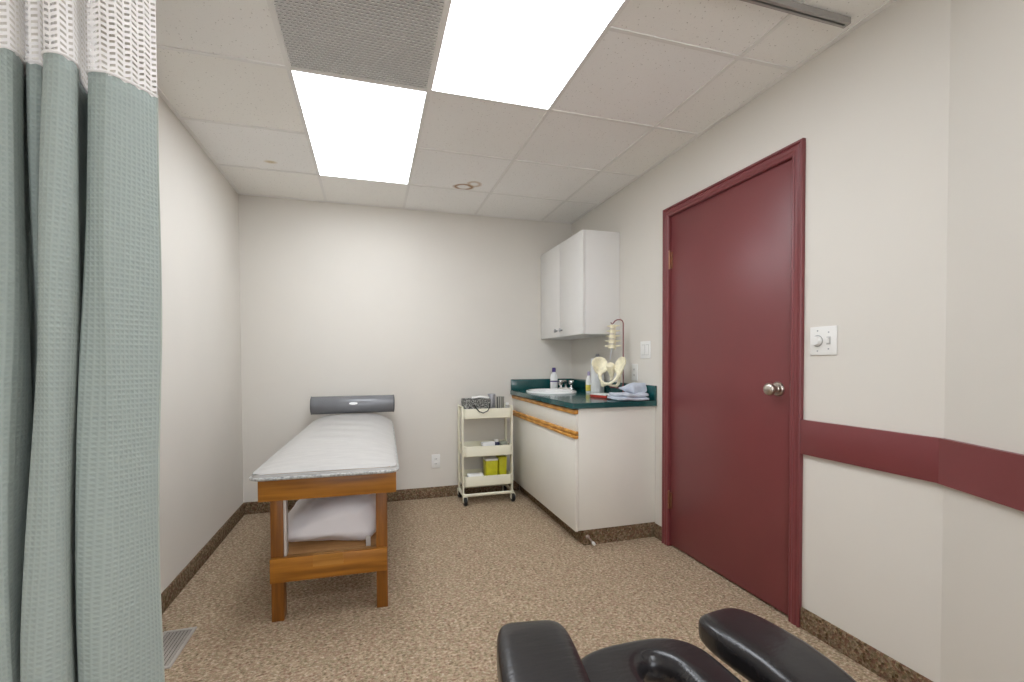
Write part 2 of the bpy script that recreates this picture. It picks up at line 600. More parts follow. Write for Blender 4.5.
# moulded casing: profile swept round the opening
prof = [(0.0, 0.0), (0.0, 0.012), (0.006, 0.016), (0.014, 0.014), (0.022, 0.018), (0.034, 0.018), (0.042, 0.013), (0.046, 0.019), (0.054, 0.020), (0.057, 0.016), (0.057, 0.0)]
bm = B()
y_in0, y_in1, z_in = DY0 + 0.002, DY1 - 0.002, DZ - 0.002
paths = []
for (d, hgt) in prof:
    paths.append([(XR - hgt, y_in1 + d, 0), (XR - hgt, y_in1 + d, z_in + d), (XR - hgt, y_in0 - d, z_in + d), (XR - hgt, y_in0 - d, 0)])
vs = [[bm.verts.new(p) for p in path] for path in paths]
for a, b in zip(vs, vs[1:]):
    for k in range(3):
        bm.faces.new((a[k], a[k + 1], b[k + 1], b[k]))
bm.faces.new([r[0] for r in vs])
bm.faces.new([r[3] for r in vs][::-1])
build('door_casing', bm, M['maroon'], door, sharp=25)
bm = B()   # jamb lining with stop
box(bm, XR, XR + T, DY0, DY0 + 0.008, 0, DZ)
box(bm, XR, XR + T, DY1 - 0.005, DY1, 0, DZ)
box(bm, XR, XR + T, DY0, DY1, DZ - 0.005, DZ)
box(bm, XR + 0.043, XR + T, DY0, DY0 + 0.02, 0, DZ)
box(bm, XR + 0.043, XR + T, DY1 - 0.02, DY1, 0, DZ)
build('door_jamb', bm, M['maroon'], door)
build('doorway_shade', box(B(), XR + T, XR + T + 0.02, DY0 - 0.1, DY1 + 0.1, 0, DZ + 0.1), M['dark'], door)  # dark sheet closing the doorway, coloured as the shade beyond the gaps
for hz in (1.79, 0.29):
    bm = B()
    box(bm, XR - 0.003, XR + 0.002, DY1 - 0.024, DY1 + 0.006, hz - 0.05, hz + 0.05, 0.001)
    hg = build('hinge', bm, M['brass'], door)
    bm = B()
    tube(bm, [(XR - 0.008, DY1 - 0.003, hz - 0.054), (XR - 0.008, DY1 - 0.003, hz + 0.054)], 0.0065, 10)
    lathe(bm, [(0, 0.054), (0.0075, 0.054), (0.005, 0.062), (0, 0.063)], (XR - 0.008, DY1 - 0.003, hz), 10)
    build('hinge_knuckle', bm, M['brass'], hg)

# ------------------------------------------------------------------ ceiling fixtures
def ceiling_light(label, x0, x1, y0, y1, group):
    t = thing('ceiling_light', label, 'ceiling light', ((x0 + x1) / 2, (y0 + y1) / 2, H), group)
    bm = B()
    f = 0.012
    z0, z1 = H - 0.006, H
    box(bm, x0, x0 + f, y0, y1, z0, z1)
    box(bm, x1 - f, x1, y0, y1, z0, z1)
    box(bm, x0 + f, x1 - f, y0, y0 + f, z0, z1)
    box(bm, x0 + f, x1 - f, y1 - f, y1, z0, z1)
    build('frame', bm, M['grid_metal'], t, smooth=False)
    build('diffuser', box(B(), x0 + f, x1 - f, y0 + f, y1 - f, H - 0.004, H - 0.001), M['lit'], t)
    return t
GL = 'lit panels in the suspended ceiling'
ceiling_light('lit white ceiling panel beyond the grille, nearest the back wall', CX[0], CX[1], CY[2], CY[0], GL)
ceiling_light('large lit white ceiling panel to the right of the grille', CX[1], CX[2], CY[4], CY[2], GL)
ceiling_light('added unseen ceiling panel for fill light, over the black padded table', CX[1], CX[2], CY[8], CY[6], GL)  # extra panel out of view, added to light the foreground

t = thing('ceiling_vent', 'square perforated return air grille between the two lit ceiling panels', 'air vent', ((CX[0] + CX[1]) / 2, (CY[2] + CY[3]) / 2, H))
x0, x1, y0, y1 = CX[0], CX[1], CY[3], CY[2]
bm = B()
f = 0.013
for a in ((x0, x0 + f, y0, y1), (x1 - f, x1, y0, y1), (x0 + f, x1 - f, y0, y0 + f), (x0 + f, x1 - f, y1 - f, y1)):
    box(bm, a[0], a[1], a[2], a[3], H - 0.0065, H)
build('frame', bm, M['grid_metal'], t, smooth=False)
build('backing', box(B(), x0 + f, x1 - f, y0 + f, y1 - f, H - 0.0008, H - 0.0002), mat('cavity_shade', (64, 62, 60), 0.9, var=0.04), t)  # flat sheet, its dark colour stands for shade in the cavity above
bm = B()   # face plate with staggered slots: continuous rails and short ties between them
nr = 36
for j in range(nr + 1):
    y = y0 + f + (y1 - y0 - 2 * f) * j / nr
    box(bm, x0 + f, x1 - f, y - 0.0050, y + 0.0050, H - 0.005, H - 0.0025)
nc = 30
px_ = (x1 - x0 - 2 * f) / nc
for j in range(nr):
    ya = y0 + f + (y1 - y0 - 2 * f) * j / nr
    yb = y0 + f + (y1 - y0 - 2 * f) * (j + 1) / nr
    for i in range(nc + 1):
        x = x0 + f + px_ * (i + (0.5 if j % 2 else 0.0))
        if x > x1 - f:
            continue
        box(bm, x - 0.0038, x + 0.0038, ya, yb, H - 0.005, H - 0.0025)
build('grille', bm, M['white_metal'], t, smooth=False)

# curtain track under the ceiling
t = thing('curtain_track', 'grey metal curtain track fixed across the ceiling, ending by the right wall', 'curtain track', (0.4, 1.32, H - 0.005))
bm = B()
TY, TZ = 1.320, H - 0.005
for a in ((TY - 0.014, TY - 0.010, TZ - 0.022, TZ), (TY + 0.010, TY + 0.014, TZ - 0.022, TZ), (TY - 0.010, TY + 0.010, TZ - 0.004, TZ),
          (TY - 0.010, TY - 0.004, TZ - 0.022, TZ - 0.019), (TY + 0.004, TY + 0.010, TZ - 0.022, TZ - 0.019)):
    box(bm, XL + 0.01, 1.700, a[0], a[1], a[2], a[3])
build('channel', bm, M['track_metal'], t, smooth=False)
build('end_cap', box(B(), 1.700, 1.712, TY - 0.015, TY + 0.015, TZ - 0.023, TZ, 0.002), M['track_metal'], t)

# ------------------------------------------------------------------ curtain
def smooth_path(a, n):
    """Catmull-Rom resample to n points by arc length"""
    pts = [Vector(p) for p in a]
    fine = []
    for i in range(len(pts) - 1):
        p0, p1, p2, p3 = pts[max(i - 1, 0)], pts[i], pts[i + 1], pts[min(i + 2, len(pts) - 1)]
        for k in range(12):
            s = k / 12
            fine.append(0.5 * ((2 * p1) + (-p0 + p2) * s + (2 * p0 - 5 * p1 + 4 * p2 - p3) * s * s + (-p0 + 3 * p1 - 3 * p2 + p3) * s ** 3))
    fine.append(pts[-1])
    return fine
top = [(-0.93, 1.30), (-0.905, 1.25), (-0.875, 1.22), (-0.85, 1.25), (-0.845, 1.31), (-0.82, 1.33), (-0.80, 1.28), (-0.775, 1.22), (-0.744, 1.203),
       (-0.716, 1.210), (-0.697, 1.225), (-0.706, 1.266), (-0.730, 1.310), (-0.736, 1.332), (-0.722, 1.318), (-0.706, 1.275), (-0.690, 1.256), (-0.673, 1.268), (-0.682, 1.315), (-0.672, 1.308),
       (-0.650, 1.230), (-0.637, 1.210), (-0.615, 1.206), (-0.602, 1.221), (-0.602, 1.249), (-0.628, 1.310), (-0.638, 1.365), (-0.614, 1.352),
       (-0.596, 1.276), (-0.584, 1.260), (-0.566, 1.256), (-0.549, 1.258), (-0.523, 1.286), (-0.504, 1.313), (-0.489, 1.338)]
bot = [(-0.93, 1.30), (-0.905, 1.25), (-0.875, 1.22), (-0.85, 1.25), (-0.845, 1.31), (-0.83, 1.33), (-0.815, 1.28), (-0.795, 1.22), (-0.768, 1.200),
       (-0.742, 1.207), (-0.723, 1.224), (-0.735, 1.290), (-0.766, 1.365), (-0.780, 1.405), (-0.772, 1.395), (-0.762, 1.370), (-0.752, 1.360), (-0.742, 1.370), (-0.745, 1.385), (-0.732, 1.345),
       (-0.708, 1.235), (-0.694, 1.212), (-0.669, 1.206), (-0.646, 1.221), (-0.638, 1.249), (-0.655, 1.310), (-0.662, 1.345), (-0.652, 1.335),
       (-0.642, 1.278), (-0.632, 1.262), (-0.604, 1.256), (-0.575, 1.258), (-0.542, 1.286), (-0.517, 1.313), (-0.500, 1.338)]
PT, PB = smooth_path(top, 0), smooth_path(bot, 0)
arc = [0.0]
for a, b in zip(PT, PT[1:]):
    arc.append(arc[-1] + (b - a).length)
ZN, ZT, ZBOT = 1.812, 2.412, 0.33
def curtain_xy(i, z):
    s = max(0.0, min(1.25, (ZN - z) / (ZN - 0.6)))
    s = s if s <= 1 else 1 + (s - 1) * 0.5
    sway = 0.004 * math.sin(z * 5.0 + i * 0.11) * min(1, s * 2)
    p = PT[i].lerp(PB[i], s)
    return p.x + sway, p.y + sway
cur = thing('privacy_curtain', 'sage green waffle curtain with white net top, gathered at the left wall', 'curtain', (-0.71, 1.30, ZT))
bm = B()
uvl = bm.loops.layers.uv.new('UVMap')
rows = [ZN - (ZN - ZBOT) * j / 40 for j in range(41)]
grid = [[bm.verts.new((*curtain_xy(i, z), z)) for i in range(len(PT))] for z in rows]
for j in range(40):
    for i in range(len(PT) - 1):
        fc = bm.faces.new((grid[j][i], grid[j][i + 1], grid[j + 1][i + 1], grid[j + 1][i]))
        for lp, (ii, jj) in zip(fc.loops, ((i, j), (i + 1, j), (i + 1, j + 1), (i, j + 1))):
            lp[uvl].uv = (arc[ii] * 1.25, rows[jj])
cloth = build('cloth_panel', bm, M['curtain'], cur, sharp=180)
sm = cloth.modifiers.new('thick', 'SOLIDIFY')
sm.thickness = 0.0015
# hems along both free edges
for i, nm in ((len(PT) - 1, 'hem'), (0, 'hem')):
    tube(bm := B(), [(*curtain_xy(i, z), z) for z in rows], 0.0018, 6)
    build(nm, bm, M['hem'], cloth)
tube(bm := B(), [(*curtain_xy(i, ZN), ZN) for i in range(0, len(PT), 2)], 0.0035, 6)
build('net_seam', bm, M['net'], cloth)
# white net: real yarn lattice with staggered slanting meshes
bm = B()
NP = int(arc[-1] / 0.0145)
def at_arc(s):
    s = max(0, min(arc[-1], s))
    lo = 0
    hi = len(arc) - 1
    while hi - lo > 1:
        m = (lo + hi) // 2
        if arc[m] <= s:
            lo = m
        else:
            hi = m
    f = (s - arc[lo]) / max(1e-9, arc[hi] - arc[lo])
    return PT[lo].lerp(PT[hi], f)
NR = 46
def strip(pts, w, vert):
    """flat yarn ribbon lying in the cloth surface"""
    prev = None
    for k, (s, z) in enumerate(pts):
        if vert:
            p, q = at_arc(s - w), at_arc(s + w)
            a, b = bm.verts.new((p.x, p.y, z)), bm.verts.new((q.x, q.y, z))
        else:
            p = at_arc(s)
            a, b = bm.verts.new((p.x, p.y, z - w)), bm.verts.new((p.x, p.y, z + w))
        if prev:
            bm.faces.new((prev[0], prev[1], b, a))
        prev = (a, b)
for i in range(NP + 1):
    s0 = arc[-1] * i / NP
    strip([(s0, ZN + (ZT - ZN) * j / 6) for j in range(7)], 0.0020, True)
for j in range(NR + 1):
    z = ZN + (ZT - ZN) * j / NR
    pts = []
    for i in range(NP * 4 + 1):
        q = (i / 4) % 2
        pts.append((arc[-1] * i / (NP * 4), z + 0.0036 * (2 * abs(q - 1) - 1)))
    strip(pts, 0.0036, False)
build('net_top', bm, M['net'], cur, smooth=False)
for i in range(6, len(PT), 34):
    x, y = PT[i].x, PT[i].y
    build('hook', tube(B(), [(x, y, ZT - 0.004), (x, y + (TY - y) * 0.5, ZT + 0.002), (x, TY, TZ - 0.0245)], 0.002, 6), M['plate'], cur)

# ------------------------------------------------------------------ wall plates
def wall_plate(name, label, cat, y, z, w, h, detail, x=XR):
    t = thing(name, label, cat, (x, y, z))
    build('cover_plate', box(B(), x - 0.006, x, y - w / 2, y + w / 2, z - h / 2, z + h / 2, 0.002), M['plate'], t)
    detail(t)
    return t
def dimmer(t):
    y, z = 1.465 + 0.024, 1.247
    bm = B()
    lathe(bm, [(0, 0), (0.021, 0), (0.020, -0.010), (0.017, -0.016), (0, -0.0165)], (XR - 0.006, y, z), 20, 'X')
    build('dimmer_knob', bm, M['plate'], t)
    bm = B()
    lathe(bm, [(0, 0), (0.0245, 0), (0.0245, -0.001), (0, -0.001)], (XR - 0.006, y, z), 20, 'X')
    build('dial_ring', bm, mat('grey_dial', (168, 168, 164), 0.5, var=0.02), t)
    bm = B()
    box(bm, XR - 0.0165, XR - 0.006, 1.465 - 0.030, 1.465 - 0.020, z - 0.010, z + 0.012, 0.002)
    build('toggle', bm, M['plate'], t)
    build('toggle_slot', box(B(), XR - 0.0065, XR - 0.0055, 1.465 - 0.034, 1.465 - 0.016, z - 0.016, z + 0.016), mat('grey_slot', (190, 190, 186), 0.5, var=0.02), t)
    for yy, zz in ((1.465 + 0.024, z + 0.042), (1.465 + 0.024, z - 0.042), (1.465 - 0.025, z + 0.034), (1.465 - 0.025, z - 0.034)):
        bm = B()
        lathe(bm, [(0, 0), (0.0035, 0), (0.003, -0.0012), (0, -0.0012)], (XR - 0.006, yy, zz), 10, 'X')
        build('screw', bm, M['steel'], t)
wall_plate('light_switch', 'double white switch plate with dimmer dial, right of the maroon door above the rail', 'light switch', 1.465, 1.247, 0.118, 0.118, dimmer)
def rocker(t):
    y, z = 2.765, 1.24
    for dy in (-0.023, 0.023):
        build('rocker', box(B(), XR - 0.010, XR - 0.006, y + dy - 0.016, y + dy + 0.016, z - 0.033, z + 0.033, 0.0015), M['plate'], t)
    for dy in (-0.023, 0.023):
        build('rocker_gap', box(B(), XR - 0.0064, XR - 0.0058, y + dy - 0.0185, y + dy + 0.0185, z - 0.0355, z + 0.0355), mat('plate_gap', (176, 174, 168), 0.6, var=0.02), t)
wall_plate('light_switch', 'white switch plate left of the maroon door, above the towels', 'light switch', 2.765, 1.24, 0.117, 0.117, rocker)
def sockets(axis, y, z, x):
    def f(t):
        for dz in (-0.020, 0.020):
            if axis == 'X':
                b = box(B(), x - 0.008, x - 0.006, y - 0.017, y + 0.017, z + dz - 0.014, z + dz + 0.014, 0.001)
                s = box(B(), x - 0.0085, x - 0.0075, y - 0.008, y - 0.005, z + dz - 0.006, z + dz + 0.006)
                box(s, x - 0.0085, x - 0.0075, y + 0.005, y + 0.008, z + dz - 0.006, z + dz + 0.006)
            else:
                b = box(B(), x - 0.017, x + 0.017, y - 0.008, y - 0.006, z + dz - 0.014, z + dz + 0.014, 0.001)
                s = box(B(), x - 0.008, x - 0.005, y - 0.0085, y - 0.0075, z + dz - 0.006, z + dz + 0.006)
                box(s, x + 0.005, x + 0.008, y - 0.0085, y - 0.0075, z + dz - 0.006, z + dz + 0.006)
            r = build('receptacle', b, M['plate'], t)
            build('slots', s, mat('socket_slot', (96, 92, 88), 0.6, var=0.02), r)
    return f
wall_plate('power_outlet', 'white wall outlet just above the counter, behind the spine model', 'outlet', 2.90, 1.085, 0.075, 0.117, sockets('X', 2.90, 1.085, XR))
t = thing('power_outlet', 'white wall outlet low on the back wall, between treatment table and trolley', 'outlet', (0.522, YB, 0.312))
build('cover_plate', box(B(), 0.522 - 0.036, 0.522 + 0.036, YB - 0.006, YB, 0.312 - 0.058, 0.312 + 0.058, 0.002), M['plate'], t)
sockets('Y', YB, 0.312, 0.522)(t)

# ------------------------------------------------------------------ upper cabinet
UX, UY0, UY1, UZ0, UZ1 = 1.485, 3.112, YB - 0.001, 1.364, 2.126
t = thing('wall_cabinet', 'white two-door cabinet on the right wall above the sink', 'wall cabinet', (1.64, 3.55, UZ0))
bm = B()
box(bm, UX + 0.020, XR - 0.001, UY0, UY0 + 0.016, UZ0, UZ1, 0.001)
box(bm, UX + 0.020, XR - 0.001, UY1 - 0.016, UY1, UZ0, UZ1, 0.001)
box(bm, UX + 0.020, XR - 0.001, UY0 + 0.016, UY1 - 0.016, UZ0, UZ0 + 0.016)
box(bm, UX + 0.020, XR - 0.001, UY0 + 0.016, UY1 - 0.016, UZ1 - 0.016, UZ1)
box(bm, XR - 0.008, XR - 0.001, UY0 + 0.016, UY1 - 0.016, UZ0 + 0.016, UZ1 - 0.016)
build('body', bm, M['white_lam'], t)
ymid = (UY0 + UY1) / 2
for a, b, ky in ((UY0 + 0.001, ymid - 0.0012, ymid - 0.052), (ymid + 0.0012, UY1 - 0.001, ymid + 0.052)):
    d = build('door', box(B(), UX, UX + 0.018, a, b, UZ0 + 0.001, UZ1 - 0.001, 0.0012), M['white_lam'], t)
    bm = B()
    lathe(bm, [(0, 0), (0.007, 0), (0.006, -0.010), (0.013, -0.015), (0.0155, -0.021), (0.012, -0.026), (0, -0.0275)], (UX, ky, UZ0 + 0.052), 16, 'X')
    build('knob', bm, M['steel'], d)

# ------------------------------------------------------------------ base cabinet
KX, KY0, KY1, KZ0, KZ1 = 1.215, 2.650, YB - 0.001, 0.100, 0.870
t = thing('base_cabinet', 'cream sink base cabinet with oak edge strips under the green counter', 'base cabinet', (1.5, 3.3, 0))
bm = B()
box(bm, KX + 0.020, XR - 0.001, KY0, KY0 + 0.018, KZ0, KZ1, 0.001)
box(bm, KX + 0.020, XR - 0.001, KY1 - 0.018, KY1, KZ0, KZ1, 0.001)
box(bm, KX + 0.020, XR - 0.001, KY0 + 0.018, KY1 - 0.018, KZ0, KZ0 + 0.018)
box(bm, KX + 0.020, KX + 0.036, KY0 + 0.018, KY1 - 0.018, KZ1 - 0.06, KZ1)
build('body', bm, M['cream_lam'], t)
def strip_box(z0, z1, parent):
    build('pull_strip', box(B(), KX - 0.010, KX + 0.018, KY0 - 0.006, KY1 - 0.002, z0, z1, 0.004), M['oak'], parent)
dr = build('drawer_front', box(B(), KX, KX + 0.019, KY0 + 0.001, KY1 - 0.002, 0.727, 0.834, 0.002), M['cream_lam'], t)
strip_box(0.834, 0.862, dr)
strip_box(0.7065, 0.727, dr)
dd = build('door', box(B(), KX, KX + 0.019, KY0 + 0.001, KY1 - 0.002, KZ0 - 0.004, 0.680, 0.002), M['cream_lam'], t)
strip_box(0.681, 0.702, dd)
bm = B()
box(bm, 1.275, 1.290, KY0 + 0.006, KY1, 0, KZ0)
box(bm, 1.290, XR - 0.001, KY0 + 0.006, KY0 + 0.020, 0, KZ0)
build('toe_kick', bm, M['carpet_base'], t)

# counter with sink cut-out and splash boards
SX, SY, SA, SB = 1.440, 3.630, 0.200, 0.265
ct = thing('countertop', 'dark green laminate counter with splash boards on the cream base cabinet', 'countertop', (1.49, 3.3, KZ1))
CX0, CX1, CY0, CY1, CZ0, CZ1 = 1.190, XR - 0.001, 2.632, YB - 0.001, KZ1 + 0.0004, 0.905
def ell(a, b, n=48, c=(SX, SY)):
    return [(c[0] + a * math.cos(2 * PI * k / n), c[1] + b * math.sin(2 * PI * k / n)) for k in range(n)]
bm = B()
outer = rrect(CX0, CX1, CY0, CY1, 0.004, 2)
inner = ell(SA - 0.010, SB - 0.010)
for z in (CZ0, CZ1):
    vo = [bm.verts.new((x, y, z)) for x, y in outer]
    vi = [bm.verts.new((x, y, z)) for x, y in inner]
    eo = [bm.edges.new((vo[k], vo[(k + 1) % len(vo)])) for k in range(len(vo))]
    ei = [bm.edges.new((vi[k], vi[(k + 1) % len(vi)])) for k in range(len(vi))]
    bmesh.ops.triangle_fill(bm, edges=eo + ei, use_beauty=True)
    if z == CZ0:
        lo = (vo, vi)
for (a, b) in ((lo[0], vo), (lo[1], vi)):
    for k in range(len(a)):
        bm.faces.new((a[k], a[(k + 1) % len(a)], b[(k + 1) % len(a)], b[k]))
build('worktop', bm, M['counter'], ct, sharp=30)
build('splash_board', box(B(), CX0 + 0.004, CX1, CY1 - 0.019, CY1, CZ1, 1.003, 0.003), M['counter'], ct)
build('splash_board', box(B(), CX1 - 0.019, CX1, CY0 + 0.002, CY1 - 0.019, CZ1, 1.003, 0.003), M['counter'], ct)

CZ1 += 0.0006          # things rest a hair above the worktop
# drop-in basin
sk = thing('sink_basin', 'white oval basin set into the green counter', 'sink', (SX, SY, CZ1))
bm = B()
ringz = [(SA, SB, CZ1), (SA + 0.002, SB + 0.002, CZ1 + 0.008), (SA - 0.005, SB - 0.005, CZ1 + 0.015), (SA - 0.018, SB - 0.018, CZ1 + 0.015),
         (SA - 0.026, SB - 0.026, CZ1 + 0.008), (SA - 0.030, SB - 0.030, CZ1 - 0.02), (SA - 0.040, SB - 0.045, CZ1 - 0.05), (SA - 0.065, SB - 0.08, CZ1 - 0.10), (SA - 0.12, SB - 0.16, CZ1 - 0.125), (0.02, 0.02, CZ1 - 0.128)]
loft(bm, [[(x, y, z) for x, y in ell(a, b)] for a, b, z in ringz], cap0=False)
build('basin', bm, M['porcelain'], sk, sharp=60)
bm = B()
lathe(bm, [(0.0, 0), (0.022, 0), (0.020, 0.003), (0, 0.002)], (SX, SY, CZ1 - 0.128), 20)
build('drain', bm, M['chrome'], sk)

# faucet on the basin's wall side
FX, FY, FZ = 1.668, 3.835, CZ1
t = thing('sink_faucet', 'chrome two-handle faucet behind the oval basin', 'faucet', (FX, FY, FZ))
RF = rot(FX, FY, 38)
bm = loft(B(), [[(x, y, z) for x, y in rrect(FX - 0.024 * s, FX + 0.024 * s, FY - 0.078 * s, FY + 0.078 * s, 0.022 * s, 6)] for z, s in ((FZ, 1.0), (FZ + 0.018, 1.0), (FZ + 0.024, 0.9))])
bm.transform(RF)
build('base', bm, M['chrome'], t)
bm = B()
tube(bm, [(FX, FY, FZ + 0.02), (FX, FY, FZ + 0.055), (FX - 0.02, FY, FZ + 0.078), (FX - 0.06, FY, FZ + 0.080), (FX - 0.105, FY, FZ + 0.066), (FX - 0.115, FY, FZ + 0.050)], [0.016, 0.015, 0.014, 0.013, 0.012, 0.011], 14)
bm.transform(RF)
build('spout', bm, M['chrome'], t)
for dy in (-0.052, 0.052):
    bm = B()
    lathe(bm, [(0, 0.02), (0.013, 0.02), (0.011, 0.045), (0.020, 0.050), (0.026, 0.060), (0.026, 0.080), (0.020, 0.088), (0, 0.090)], (FX, FY + dy, FZ), 10)
    bm.transform(RF)
    build('handle', bm, M['chrome'], t)

# soap bottle in the counter corner
def bottle(name, label, x, y, z, r, h, body, cap, parts, flat=0.7):
    t = thing(name, label, 'bottle', (x, y, z))
    bm = B()
    lathe(bm, [(0, 0), (r * 0.92, 0), (r, 0.008), (r, h * 0.55), (r * 0.85, h * 0.68), (r * 0.42, h * 0.78), (r * 0.38, h * 0.82), (0, h * 0.82)], (x, y, z), 20, 'Z', 1, flat)
    build('body', bm, body, t)
    bm = B()
    lathe(bm, [(0, h * 0.81), (r * 0.5, h * 0.81), (r * 0.5, h * 0.96), (r * 0.42, h), (0, h)], (x, y, z), 16)
    build('cap', bm, cap, t)
    for (a, b, m) in parts:
        bm = B()
        lathe(bm, [(0, h * a), (r * 1.015, h * a), (r * 1.015, h * b), (0, h * b)], (x, y, z), 20, 'Z', 1, flat * 1.02)
        build('label_band', bm, m, t)
    return t
bottle('soap_bottle', 'white soap bottle with purple cap standing in the counter corner behind the basin', 1.578, 3.905, CZ1, 0.034, 0.20, M['paper'], M['purple'], [(0.36, 0.42, M['purple'])])
bottle('lotion_bottle', 'small bottle with yellow label and pale purple cap, left of the paper roll', 1.690, 3.430, CZ1, 0.024, 0.175, M['plate'], mat('lilac_cap', (176, 164, 196), 0.4, var=0.03), [(0.10, 0.38, M['yellow_l'])], 1.0)

# paper towel roll
t = thing('paper_towel_roll', 'white upright paper towel roll on the counter, behind the pelvis model', 'paper towel', (1.714, 3.325, CZ1))
bm = B()
lathe(bm, [(0, 0.0095), (0.051, 0.0095), (0.052, 0.012), (0.052, 0.276), (0.051, 0.280), (0.019, 0.280), (0, 0.280)], (1.714, 3.325, CZ1), 28)
build('roll', bm, M['paper'], t)
bm = B()
lathe(bm, [(0, 0), (0.053, 0), (0.053, 0.006), (0.05, 0.008), (0.006, 0.009), (0.006, 0.296), (0.014, 0.298), (0.017, 0.306), (0.012, 0.315), (0, 0.317)], (1.714, 3.325, CZ1), 20)
build('holder', bm, M['steel'], t)

# red folder
t = thing('document_tray', 'flat red tray with white rim lying on the counter left of the folded towels', 'tray', (1.60, 3.0, CZ1))
R1 = rot(1.60, 3.02, 14)
build('base', box(B(), 1.53, 1.665, 2.915, 3.08, CZ1, CZ1 + 0.018, 0.004, 2, R1), M['red'], t)
build('rim', box(B(), 1.527, 1.668, 2.912, 3.083, CZ1 + 0.018, CZ1 + 0.024, 0.002, 2, R1), M['plate'], t)

# spine and pelvis model on its stand
PX, PY = 1.640, 2.985
sp = thing('spine_model', 'cream anatomical spine and pelvis hanging from a red hooked stand', 'anatomical model', (1.725, 2.985, CZ1))
RXp, RYp = 1.733, 2.965
TT = CZ1 + 0.024
bm = B()
loft(bm, [[(x, y, z) for x, y in rrect(1.712 - s, 1.764 + s, 2.90 - s, 3.04 + s, 0.02, 5)] for z, s in ((CZ1, 0.0), (CZ1 + 0.01, 0.0), (CZ1 + 0.014, -0.003))])
build('foot', bm, M['black'], sp)
rodp = [(RXp, RYp, CZ1 + 0.012), (RXp, RYp, 1.0), (RXp, RYp, 1.2), (RXp, RYp, 1.435), (RXp - 0.006, RYp, 1.452), (RXp - 0.020, RYp, 1.460), (RXp - 0.045, RYp + 0.004, 1.460),
        (RXp - 0.062, RYp + 0.006, 1.452), (RXp - 0.074, RYp + 0.008, 1.436), (RXp - 0.084, RYp + 0.009, 1.428), (RXp - 0.094, RYp + 0.01, 1.440)]
build('rod', tube(B(), rodp, 0.0042, 10), M['red_rod'], sp)
bm = B()
tube(bm, [(RXp, RYp, 0.99), (RXp - 0.010, RYp, 0.975), (RXp - 0.03, RYp, 0.972), (PX, PY, 0.978), (PX - 0.01, PY, 0.990)], 0.004, 8)
build('brace', bm, M['red_rod'], sp)
HX, HY = RXp - 0.082, RYp + 0.009
build('core_rod', tube(B(), [(HX, HY, 1.432), (HX, HY, 1.30), (PX, PY, 1.18)], 0.0025, 8), M['steel'], sp)
fa = math.radians(222)                      # the model faces this way (towards the viewer's left)
FWD = Vector((math.cos(fa), math.sin(fa), 0))
LAT = Vector((-FWD.y, FWD.x, 0))
def loc3(l, f, z, base=None):
    c = base or Vector((PX, PY, 0))
    return c + LAT * l + FWD * f + Vector((0, 0, z))
for i in range(5):
    z = 1.412 - 0.036 * i
    cx = HX + (PX - HX) * i * 0.1
    cy = HY + (PY - HY) * i * 0.1
    c = Vector((cx, cy, 0))
    s = 0.82 + 0.06 * i
    bm = B()
    lathe(bm, [(0, -0.012), (0.022 * s, -0.012), (0.023 * s, -0.009), (0.019 * s, 0), (0.023 * s, 0.009), (0.022 * s, 0.012), (0, 0.012)], (cx, cy, z), 18)
    for l in (-1, 1):
        tube(bm, [loc3(l * 0.012 * s, -0.015 * s, z, c), loc3(l * 0.028 * s, -0.024 * s, z + 0.004, c), loc3(l * 0.056 * s, -0.030 * s, z + 0.006, c)], [0.008, 0.006, 0.004], 8)
        tube(bm, [loc3(l * 0.014 * s, -0.022 * s, z + 0.014, c), loc3(l * 0.016 * s, -0.028 * s, z - 0.016, c)], [0.005, 0.0055], 8)
    tube(bm, [loc3(0, -0.024 * s, z, c), loc3(0, -0.042 * s, z - 0.006, c), loc3(0, -0.058 * s, z - 0.014, c)], [0.008, 0.006, 0.007], 8)
    build('vertebra', bm, M['bone'], sp)
    if i < 4:
        bm = B()
        lathe(bm, [(0, -0.006), (0.019 * s, -0.006), (0.0205 * s, 0), (0.019 * s, 0.006), (0, 0.006)], (cx, cy, z - 0.018), 16)
        build('disc', bm, M['disc'], sp)
# pelvis: two iliac blades, sacrum, and the ring down to the pubis
def blade(sgn):
    out = [(0.022, -0.012, 0.020), (0.028, -0.030, 0.060), (0.045, -0.034, 0.084), (0.068, -0.022, 0.096), (0.092, 0.004, 0.092), (0.106, 0.030, 0.074), (0.108, 0.046, 0.050),
           (0.098, 0.050, 0.028), (0.090, 0.044, 0.004), (0.080, 0.030, -0.018), (0.066, 0.016, -0.024), (0.052, 0.004, -0.014), (0.038, -0.006, 0.004)]
    bm = B()
    cen = Vector((0.068, -0.006, 0.036))
    fr, bk = [], []
    for (l, f, z) in out:
        fr.append([Vector((l, f, z)), 1])
    rings = []
    for t_, th in ((1.0, 0.003), (0.94, 0.0062), (0.6, 0.0042), (0.25, 0.003)):
        rings.append((t_, th))
    def P(p, t_, off):
        q = cen.lerp(p, t_)
        q = q + Vector((0.35, -0.75, -0.3)).normalized() * ((1 - t_ * t_) * 0.012 + off)
        return loc3(sgn * q.x * 1.16, q.y, q.z * 1.05, Vector((PX, PY, 1.095)))
    seq = [[P(p[0], t_, -th) for p in fr] for t_, th in rings[::-1]] + [[P(p[0], t_, th) for p in fr] for t_, th in rings]
    loft(bm, seq)
    bmesh.ops.subdivide_edges(bm, edges=[e for e in bm.edges], cuts=1, use_grid_fill=True, smooth=0.4)
    return bm
pb = Vector((PX, PY, 1.095))
pel = B()
